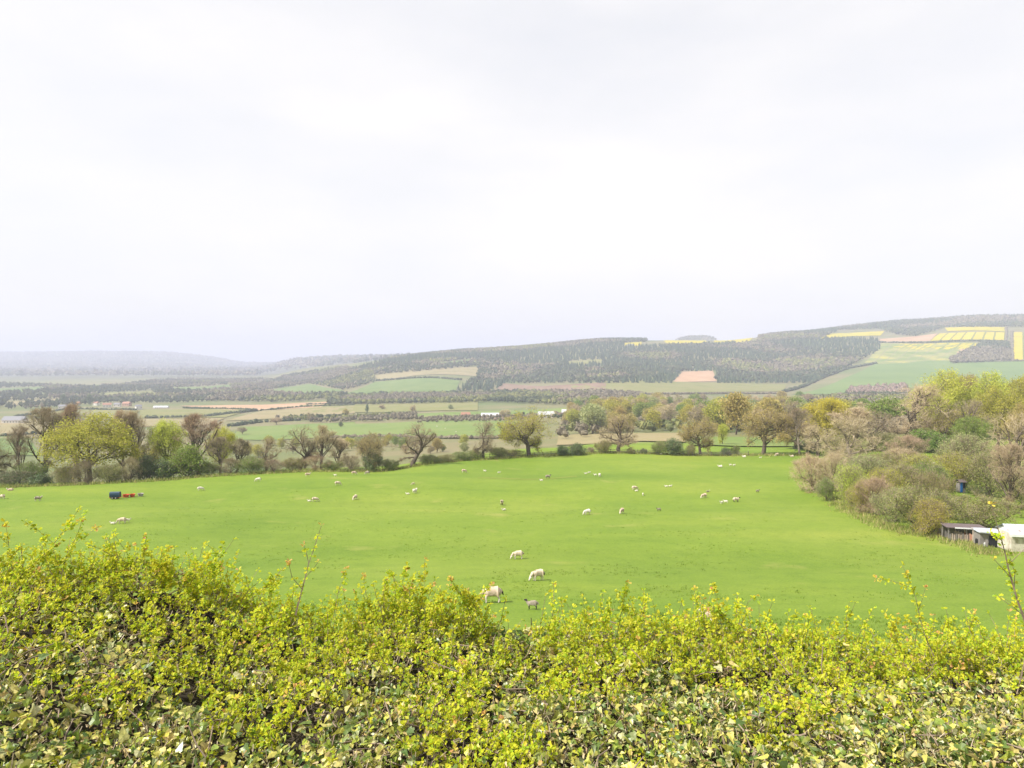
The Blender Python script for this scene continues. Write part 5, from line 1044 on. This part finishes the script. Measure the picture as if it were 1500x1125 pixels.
# ------------------------------------------------------------------ rough grass, tufts and sheep tracks on the pasture
M['rough'] = foliage('rough_grass', [(0.10, 0.13, 0.03), (0.16, 0.17, 0.05), (0.22, 0.18, 0.09), (0.12, 0.15, 0.03)], 0.3, 0.8, 0.1, 0.2, 0.3)
M['tuft'] = foliage('pasture_tufts', [(0.085, 0.135, 0.018), (0.11, 0.16, 0.02), (0.13, 0.175, 0.024), (0.17, 0.185, 0.05)], 0.3, 0.8, 0.1, 0.2, 0.05, gain=1.5)
def tufts(name, X, Y, hgt, wid, nb, mat, label, seed, cat='grass'):
    r = np.random.default_rng(seed); n = len(X); X = np.repeat(X, nb) + r.normal(0, 1, n * nb) * np.repeat(wid, nb); Y = np.repeat(Y, nb) + r.normal(0, 1, n * nb) * np.repeat(wid, nb); h = np.repeat(hgt, nb) * r.uniform(.5, 1.3, n * nb)
    B = np.stack([X, Y, H(X, Y) - .01], 1); a = r.uniform(0, 6.28, len(X)); w_ = (h * .16)[:, None]; side = np.stack([np.cos(a), np.sin(a), 0 * a], 1) * w_; tip = B + np.stack([r.normal(0, .35, len(X)) * h, r.normal(0, .35, len(X)) * h, h], 1)
    V = np.stack([B - side, B + side, tip], 1).reshape(-1, 3); obj(name, new_mesh(name, V, np.arange(len(V)).reshape(-1, 3), [mat]), None, label, cat, None, 'stuff')
r_ = np.random.default_rng(9)
u = r_.uniform(-.8, .8, 30000); yy = 24 * (150 / 24) ** r_.random(30000); xx = u * yy; k = fbm(xx / 5, yy / 5, 71, 3) + r_.uniform(-.12, .12, len(xx)) > .55
py_ = project(xx, yy, H(xx, yy)); k &= ~((py_[0] > 1180) & (yy > 90)) & (py_[0] < 1440) & (yy < 118)
tufts('pasture_tufts', xx[k], yy[k], r_.uniform(.04, .12, k.sum()), np.full(k.sum(), .09), 7, M['tuft'], 'short darker grass tufts dotted over the pasture', 10)
BL = np.array([(-60, 128.5), (0, 129), (60, 129.5), (130, 130), (200, 133), (300, 137.5), (400, 143.5), (450, 147), (550, 150.5), (620, 158), (700, 168.5), (775, 174.5), (906, 182), (1026, 180.5), (1118, 178.5), (1190, 172)])
bp_ = np.array([(uv_of(a, 680)[0] * b, b) for a, b in BL]); rp_ = np.array([hit(a, b, 50, 160) for a, b in [(1175, 700), (1205, 714), (1228, 733), (1250, 750), (1290, 767), (1335, 783), (1372, 788), (1400, 794), (1440, 806), (1470, 815)]])
for P_l, sp_, nn, hh_, sd_, lb in ((bp_, 1.0, 4200, .55, 11, 'rough straw and green grass verge under the boundary trees'), (rp_, .9, 2200, .38, 12, 'rough grass fringe along the scrub and pallet fence')):
    Ls = np.concatenate([[0], np.cumsum(np.linalg.norm(np.diff(P_l, axis=0), axis=1))]); q = r_.uniform(0, Ls[-1], nn); xx = np.interp(q, Ls, P_l[:, 0]) + r_.normal(0, sp_, nn); yy = np.interp(q, Ls, P_l[:, 1]) + r_.normal(0, sp_, nn) + sp_ * .6
    tufts('rough_grass', xx, yy, hh_ * r_.uniform(.3, 1.2, nn), np.full(nn, .22), 6, M['rough'], lb, sd_)
C['track'] = crop('trodden_grass', [(0.150, 0.200, 0.032), (0.172, 0.212, 0.04), (0.19, 0.222, 0.05)], .8)
for cor in ([(770, 701.5), (845, 697), (845, 698.4), (770, 703)], [(700, 699), (772, 701.6), (772, 703), (700, 700.2)]): field('sheep_track', 'track', cor, 100, 175, lift=.12)

# ------------------------------------------------------------------ the garden hedge: ivy and hawthorn, just below the camera
M['ivy'] = foliage('ivy_leaves', [(0.05, 0.075, 0.014), (0.075, 0.11, 0.018), (0.13, 0.16, 0.024), (0.19, 0.20, 0.03), (0.26, 0.24, 0.05), (0.30, 0.265, 0.10), (0.25, 0.18, 0.075), (0.12, 0.15, 0.022), (0.28, 0.255, 0.06), (0.06, 0.09, 0.016), (0.04, 0.07, 0.02), (0.26, 0.25, 0.13), (0.05, 0.08, 0.022)], 0.22, 0.36, 0.5, 0.3, 4.0)
M['haw'] = foliage('hawthorn_leaves', [(0.15, 0.21, 0.012), (0.21, 0.25, 0.014), (0.27, 0.28, 0.016), (0.31, 0.295, 0.018), (0.28, 0.265, 0.018)], 0.42, 0.5, 0.3, 0.2, 3.0)
M['haw_tip'] = foliage('hawthorn_red_tips', [(0.24, 0.13, 0.05), (0.28, 0.19, 0.04), (0.28, 0.24, 0.025)], 0.3, 0.5, 0.3, 0.15, 3.0)
M['dead'] = foliage('dead_leaves', [(0.22, 0.16, 0.09), (0.32, 0.26, 0.17), (0.17, 0.11, 0.065), (0.36, 0.31, 0.2)], 0.1, 0.8, 0.2, 0.2, 3.0)
M['stem'] = mottled('hedge_stems', [(0.15, 0.11, 0.08), (0.27, 0.21, 0.155)], 14, 0.85, 0.4, 40)
M['stub'] = foliage('cut_stem_ends', [(0.20, 0.15, 0.10), (0.30, 0.235, 0.16), (0.36, 0.30, 0.22)], 0, 0.85, 0.2, 0.2, 5.0, gain=1.3)
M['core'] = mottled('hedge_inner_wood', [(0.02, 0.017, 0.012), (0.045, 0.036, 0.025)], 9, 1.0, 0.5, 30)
EDGE = np.array([(-700, 880), (0, 842), (110, 832), (230, 842), (310, 868), (370, 900), (480, 922), (590, 902), (660, 906), (700, 922), (800, 936), (1000, 934), (1100, 930), (1250, 944), (1400, 956), (1500, 960), (2200, 965)], float)
YB = 3.95                                        # back edge of the hedge top
def top_z(x, y):
    px = 750 + 1000 * x / YB
    zb = np.array(uv_of(750, np.interp(px, EDGE[:, 0], EDGE[:, 1]))[1]) * YB            # crest height at the back edge
    zf = -1.46 + 0.05 * np.sin(x * 1.1)
    t = np.clip((y - 1.5) / (YB - 1.5), 0, 1)
    z = zf * (1 - t) + zb * t
    z = z - np.clip(y - YB, 0, 9) ** 1.6 * 2.2 - np.clip(1.75 - y, 0, 9) * 1.2
    return z + 0.16 * (fbm(x * 1.5 + 7, y * 1.5, 21, 3) - .5) + 0.10 * (fbm(x * 5, y * 5, 25, 2) - .5)
def top_n(x, y):
    e = .05; gx = (top_z(x + e, y) - top_z(x - e, y)) / (2 * e); gy = (top_z(x, y + e) - top_z(x, y - e)) / (2 * e)
    n = np.stack([-gx, -gy, np.ones_like(gx)], -1); return n / np.linalg.norm(n, axis=-1, keepdims=True)
hedge = obj('garden_hedge', None, None, 'broad overgrown foreground hedge of ivy and yellow-green hawthorn', 'hedge', None, None, (0, 2.8, -3.2))
OFF = np.array([0, 2.8, -3.2])
HX = 5.4
# inner mass that fills the hedge down to the ground
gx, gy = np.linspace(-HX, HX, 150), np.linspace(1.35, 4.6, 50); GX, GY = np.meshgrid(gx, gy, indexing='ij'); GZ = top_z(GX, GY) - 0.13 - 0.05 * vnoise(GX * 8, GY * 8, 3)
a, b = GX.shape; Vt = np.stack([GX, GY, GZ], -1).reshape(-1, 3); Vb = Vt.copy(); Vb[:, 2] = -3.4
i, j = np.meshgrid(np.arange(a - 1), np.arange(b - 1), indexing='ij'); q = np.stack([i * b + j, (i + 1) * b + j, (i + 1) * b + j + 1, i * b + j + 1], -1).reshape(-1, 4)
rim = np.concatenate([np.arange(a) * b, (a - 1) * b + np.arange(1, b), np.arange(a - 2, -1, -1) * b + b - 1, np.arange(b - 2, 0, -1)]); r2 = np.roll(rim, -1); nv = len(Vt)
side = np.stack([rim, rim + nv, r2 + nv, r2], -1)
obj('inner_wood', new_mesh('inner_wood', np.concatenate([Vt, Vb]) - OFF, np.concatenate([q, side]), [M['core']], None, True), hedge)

# leaf shapes: (x across, y along, z up)
IVY_V = np.array([(0, .34, -.05), (0, 0, 0), (.27, -.10, .05), (.46, .14, .12), (.33, .34, .10), (.28, .62, .06), (0, 1.12, -.22), (-.28, .62, .06), (-.33, .34, .10), (-.46, .14, .12), (-.27, -.10, .05)]) - np.array([0, .3, 0])
IVY_F = np.array([(0, k, k + 1) for k in range(1, 10)] + [(0, 10, 1)])
HAW_V = np.array([(0, 0, 0), (.30, .34, .10), (.44, .80, .12), (0, .76, 0), (0, 1.05, .03), (-.44, .80, .12), (-.30, .34, .10)])
HAW_V = np.array([(0, 0, 0), (.20, .42, .06), (.40, .80, .12), (0, 1.08, -.06), (-.36, .86, .10), (-.24, .46, .07)])
HAW_F = np.array([(0, 1, 3), (1, 2, 3), (0, 3, 5), (5, 3, 4)])
def frames(nrm, along):
    n = nrm / (np.linalg.norm(nrm, axis=1, keepdims=True) + 1e-9); y = along - n * np.sum(along * n, 1, keepdims=True); y /= np.linalg.norm(y, axis=1, keepdims=True) + 1e-9
    return np.stack([np.cross(y, n), y, n], 1)                   # rows: x, y, z axes
def leaves(TV, TF, P, nrm, along, size, curl=None):
    A = frames(nrm, along); n = len(P); T = np.repeat(TV[None], n, 0)
    if curl is not None: T = T.copy(); T[:, :, 2] *= curl[:, None]
    V = np.einsum('nvk,nkc->nvc', T * size[:, None, None], A) + P[:, None]
    return V.reshape(-1, 3), (np.arange(n)[:, None, None] * len(TV) + TF[None]).reshape(-1, TF.shape[1])
rng = np.random.default_rng(4)
def haw_mask(x, y):                               # where hawthorn outgrows the ivy
    m = fbm(x * 1.3 + 3, y * 1.7 + 1, 41, 3) - .5 + .8 * (fbm(x * 4.2, y * 4.2 + 5, 47, 2) - .5); patch = np.exp(-((x + .15) / .34) ** 2 - ((y - 2.55) / .33) ** 2) + .8 * np.exp(-((x - 1.2) / .3) ** 2 - ((y - 2.8) / .3) ** 2); return m * 3.4 - .02 + np.clip((y - 3.1) / 0.6, -.6, 1) * .75 + patch * 2.2 + np.clip(x + .2, 0, .5) * .6
def sample(n, y0=1.55, y1=4.25):
    y = np.sqrt(rng.uniform(y0 ** 2, y1 ** 2, n * 2))[:n]; x = rng.uniform(-1, 1, n) * np.minimum(y * .84 + .5, HX); return x, y
# ivy
x, y = sample(76000); k = rng.random(len(x)) > np.clip(haw_mask(x, y) * 1.2 + .18, 0.05, .86); x, y = x[k], y[k]; n = len(x)
dep = rng.random(n) ** 1.3 * 0.17 - 0.03 ; P = np.stack([x, y, top_z(x, y) - dep], 1)
N0 = top_n(x, y); nrm = N0 + rng.normal(0, .62, (n, 3)) + np.array([0, -.18, 0]); al = rng.normal(0, 1, (n, 3)) + np.array([0, -.5, -.3]); sz = 0.0205 * rng.lognormal(0, .40, n); sz = np.clip(sz, .010, .050); curl = rng.uniform(-1.2, 3.0, n)
px, py = project(P[:, 0], P[:, 1], P[:, 2]); vis = (px > 10) & (px < 1490) & (py < 1118) & (dep < .03)
score = np.where(vis, sz / P[:, 1], 0); big = np.argsort(-score)[:300]; rest = np.ones(n, bool); rest[big] = False
Vl, Fl = leaves(IVY_V, IVY_F, P[rest], nrm[rest], al[rest], sz[rest], curl[rest])
obj('ivy_foliage', new_mesh('ivy_foliage', Vl - OFF, Fl, [M['ivy']], None, False), hedge, kind='stuff')
variants = [new_mesh('ivy_leaf', IVY_V * np.array([1, 1, c]), IVY_F, [M['ivy']], None, False) for c in (-1.0, .6, 1.6, 2.6)]
from mathutils import Matrix
A = frames(nrm[big], al[big])
for t, b_ in enumerate(big):
    o = obj('leaf', variants[t % 4], hedge); o.matrix_local = Matrix.Translation(Vector(P[b_] - OFF)) @ Matrix([tuple(A[t][:, c]) for c in range(3)]).to_4x4() if False else Matrix.Translation(Vector(P[b_] - OFF)) @ Matrix(A[t].T.tolist()).to_4x4() @ Matrix.Scale(float(sz[b_]), 4)
# dead leaves caught in the top
x, y = sample(8000); P = np.stack([x, y, top_z(x, y) - rng.uniform(-.01, .08, len(x))], 1)
Vl, Fl = leaves(IVY_V * np.array([.7, 1, 2.5]), IVY_F, P, top_n(x, y) + rng.normal(0, .8, (len(x), 3)), rng.normal(0, 1, (len(x), 3)), rng.uniform(.008, .024, len(x)))
obj('dead_leaves', new_mesh('dead_leaves', Vl - OFF, Fl, [M['dead']], None, False), hedge, kind='stuff')

# hawthorn sprigs
def sprigs(base, d, L, rng, dens=26.0, lsz=.0185, clus=5, tip_red=.07, wob=.13):
    """returns stem segments and leaves for many sprigs"""
    sp0, sp1, r0, r1 = [], [], [], []; LP, LN, LA, LS, LT = [], [], [], [], []
    for p, dr, ln in zip(base, d, L):
        dr = dr / np.linalg.norm(dr); n = max(2, int(ln / .06)); q = np.array(p, float); dd = dr.copy(); pts = [q.copy()]
        for i in range(n):
            dd = dd + rng.normal(0, wob, 3) + np.array([0, 0, .03 if wob > .1 else 0]); dd /= np.linalg.norm(dd); q = q + dd * ln / n; pts.append(q.copy())
        pts = np.array(pts); rr = np.interp(np.arange(n + 1), [0, n], [max(.0018, ln * .0085), .0011])
        sp0.append(pts[:-1]); sp1.append(pts[1:]); r0.append(rr[:-1]); r1.append(rr[1:])
        m = max(3, int(ln * dens)); ts = np.sort(rng.uniform(.08, 1, m)); ts[-1] = 1.0
        for t in ts:
            f = t * n; i = min(int(f), n - 1); c = pts[i] + (pts[i + 1] - pts[i]) * (f - i); ax = rng.normal(0, 1, 3); c = c + ax / np.linalg.norm(ax) * rng.uniform(0, .003)
            k = rng.integers(clus - 2, clus + 2); out = rng.normal(0, 1, (k, 3)) * .8 + dd * .6 + np.array([0, 0, .35]); out /= np.linalg.norm(out, axis=1, keepdims=True)
            LP.append(np.repeat(c[None], k, 0) + out * .004); LA.append(out); LN.append(rng.normal(0, .7, (k, 3)) + np.array([-.25, -.2, .9])); LS.append(lsz * rng.uniform(.55, 1.3, k)); LT.append(np.full(k, (t > .9) and rng.random() < tip_red))
    return (np.concatenate(sp0), np.concatenate(sp1), np.concatenate(r0), np.concatenate(r1)), [np.concatenate(a) for a in (LP, LN, LA, LS, LT)]
def sprig_mesh(name, S, Lf, org):
    V1, F1 = tubes(*S, 3); V2, F2 = leaves(HAW_V, HAW_F, Lf[0], Lf[1], Lf[2], Lf[3]); mi = np.concatenate([np.zeros(len(F1)), np.repeat(np.where(Lf[4], 2, 1), len(HAW_F))]).astype(int)
    return new_mesh(name, np.concatenate([V1, V2]) - org, [F1, F2 + len(V1)], [M['stem'], M['haw'], M['haw_tip']], mi, False)
x, y = sample(9600); k = rng.random(len(x)) < np.clip(haw_mask(x, y) * 1.15 + .22, .05, 1); x, y = x[k], y[k]; n = len(x)
crest = np.clip((y - 3.2) / .6, 0, 1); ln = rng.uniform(.04, .11, n) + crest * rng.random(n) ** 2.5 * .24
d = top_n(x, y) * .9 + rng.normal(0, .45, (n, 3)) + np.array([.05, -.1, .35])
S_, L_ = sprigs(np.stack([x, y, top_z(x, y) - .045], 1), d, ln, rng, 46)
obj('hawthorn_foliage', sprig_mesh('hawthorn_foliage', S_, L_, OFF), hedge, kind='stuff')
print('hawthorn sprigs', n, 'leaves', len(L_[0]))
# bare woody stems lying in the top
x, y = sample(900); d = rng.normal(0, 1, (len(x), 3)) * np.array([1, 1, .35]); d /= np.linalg.norm(d, axis=1, keepdims=True); P = np.stack([x, y, top_z(x, y) - rng.uniform(-.015, .05, len(x))], 1); l_ = rng.uniform(.05, .2, (len(x), 1))
mid_ = P + d * l_ * .5 + rng.normal(0, .012, P.shape); V1, F1 = tubes(np.concatenate([P, mid_]), np.concatenate([mid_, P + d * l_]), np.full(2 * len(x), .0035), np.full(2 * len(x), .0024), 5)
obj('woody_stems', new_mesh('woody_stems', V1 - OFF, F1, [M['stem']], None, True), hedge, kind='stuff')
# pale cut stem ends and stubs between the leaves
x, y = sample(7000); d = top_n(x, y) + rng.normal(0, .45, (len(x), 3)); d /= np.linalg.norm(d, axis=1, keepdims=True); l_ = rng.uniform(.02, .075, (len(x), 1)); P = np.stack([x, y, top_z(x, y) - .03], 1); rr_ = rng.uniform(.0011, .0028, len(x))
V1, F1 = tubes(P, P + d * l_, rr_, rr_ * .8, 3); obj('cut_stems', new_mesh('cut_stems', V1 - OFF, F1, [M['stub']], None, False), hedge, kind='stuff')
# long shoots that stand out against the pasture: px, py of base and tip, distance, leaf density
SH = [((48, 850), (100, 735), 3.9, 17, 4), ((15, 850), (44, 765), 3.8, 17, 3), ((75, 845), (112, 752), 3.85, 15, 2), ((118, 850), (190, 792), 3.9, 24, 3), ((20, 840), (75, 790), 3.7, 26, 3), ((150, 850), (215, 800), 3.9, 24, 2),
      ((250, 850), (272, 790), 3.8, 32, 3), ((230, 850), (252, 800), 3.8, 32, 3), ((288, 860), (334, 782), 3.8, 18, 3), ((270, 855), (305, 805), 3.8, 28, 3), ((350, 880), (418, 815), 3.9, 17, 2), ((395, 885), (400, 840), 3.8, 24, 2), ((433, 884), (463, 770), 3.5, 6, 3), ((488, 890), (498, 835), 3.7, 17, 2),
      ((575, 890), (600, 824), 3.8, 26, 3), ((615, 885), (627, 824), 3.8, 26, 3), ((640, 885), (655, 846), 3.8, 30, 2), ((690, 890), (668, 834), 3.8, 26, 3), ((705, 890), (690, 842), 3.8, 28, 2), ((560, 895), (570, 852), 3.8, 28, 2), ((655, 895), (720, 860), 3.8, 28, 2),
      ((905, 910), (908, 838), 3.7, 22, 3), ((885, 910), (880, 866), 3.7, 26, 2), ((930, 915), (955, 880), 3.7, 26, 2), ((860, 905), (855, 872), 3.7, 22, 2), ((1085, 912), (1032, 876), 3.7, 24, 3), ((1060, 915), (1055, 862), 3.7, 20, 2), ((1150, 930), (1165, 893), 3.6, 18, 2),
      ((1368, 945), (1312, 838), 3.5, 11, 3), ((1322, 940), (1297, 893), 3.5, 18, 2), ((1340, 945), (1338, 898), 3.5, 8, 1), ((1408, 950), (1398, 912), 3.5, 14, 1), ((1512, 930), (1446, 742), 3.3, 8, 5), ((1535, 950), (1496, 860), 3.3, 12, 3)]
def shoot(a, b, Y, dens, nside):
    ua, va = uv_of(*a); ub, vb = uv_of(*b); p = np.array([ua * Y, Y, va * Y - .06]); q = np.array([ub * Y, Y - .05 + rng.uniform(-.12, .12), vb * Y]); d = q - p; L = float(np.linalg.norm(d))
    S0, L0 = sprigs([p], [d], [L], rng, dens * 3.0, .0175, 6, .3, .06); pts = S0[0]
    bases, dirs, lens = [], [], []
    for i in range(nside):
        t = .25 + .6 * (i + rng.random() * .6) / nside; sd = 1 if (i % 2) else -1
        bases.append(pts[int(t * len(pts))]); dirs.append(d / L + np.array([sd * rng.uniform(.6, 1.2), rng.normal(0, .5), rng.uniform(-.1, .3)])); lens.append(L * rng.uniform(.18, .38))
    S1, L1 = sprigs(bases, dirs, lens, rng, dens * 3.4, .0175, 6, .3)
    Sx = [np.concatenate([u, v]) for u, v in zip(S0, S1)]; tk = 1.25 if dens < 10 else .75; Sx[2] = Sx[2] * tk; Sx[3] = Sx[3] * tk
    obj('shoot', sprig_mesh('shoot', Sx, [np.concatenate([u, v]) for u, v in zip(L0, L1)], p), hedge, loc=tuple(p - OFF))
for s_ in SH: shoot(*s_)

# ------------------------------------------------------------------ hazy valley air
hz = MB().box((0, 0, 0), (31000, 31000, 372.0))
hm = bpy.data.materials.new('valley_haze'); hm.use_nodes = True; hn = hm.node_tree.nodes; hn.clear()
ho = hn.new('ShaderNodeOutputMaterial'); pv = hn.new('ShaderNodeVolumePrincipled'); pv.inputs['Color'].default_value = (0.67, 0.705, 0.89, 1); pv.inputs['Density'].default_value = HAZE; pv.inputs['Anisotropy'].default_value = 0.0
hm.node_tree.links.new(pv.outputs[0], ho.inputs['Volume'])
zmin = float(HG.min()) - 1.0
obj('haze', hz.mesh('haze', hm), None, 'pale bluish haze hanging over the whole valley', 'haze', None, 'stuff', (0, 0, zmin + 186))
print('ground z', HG.min(), HG.max())
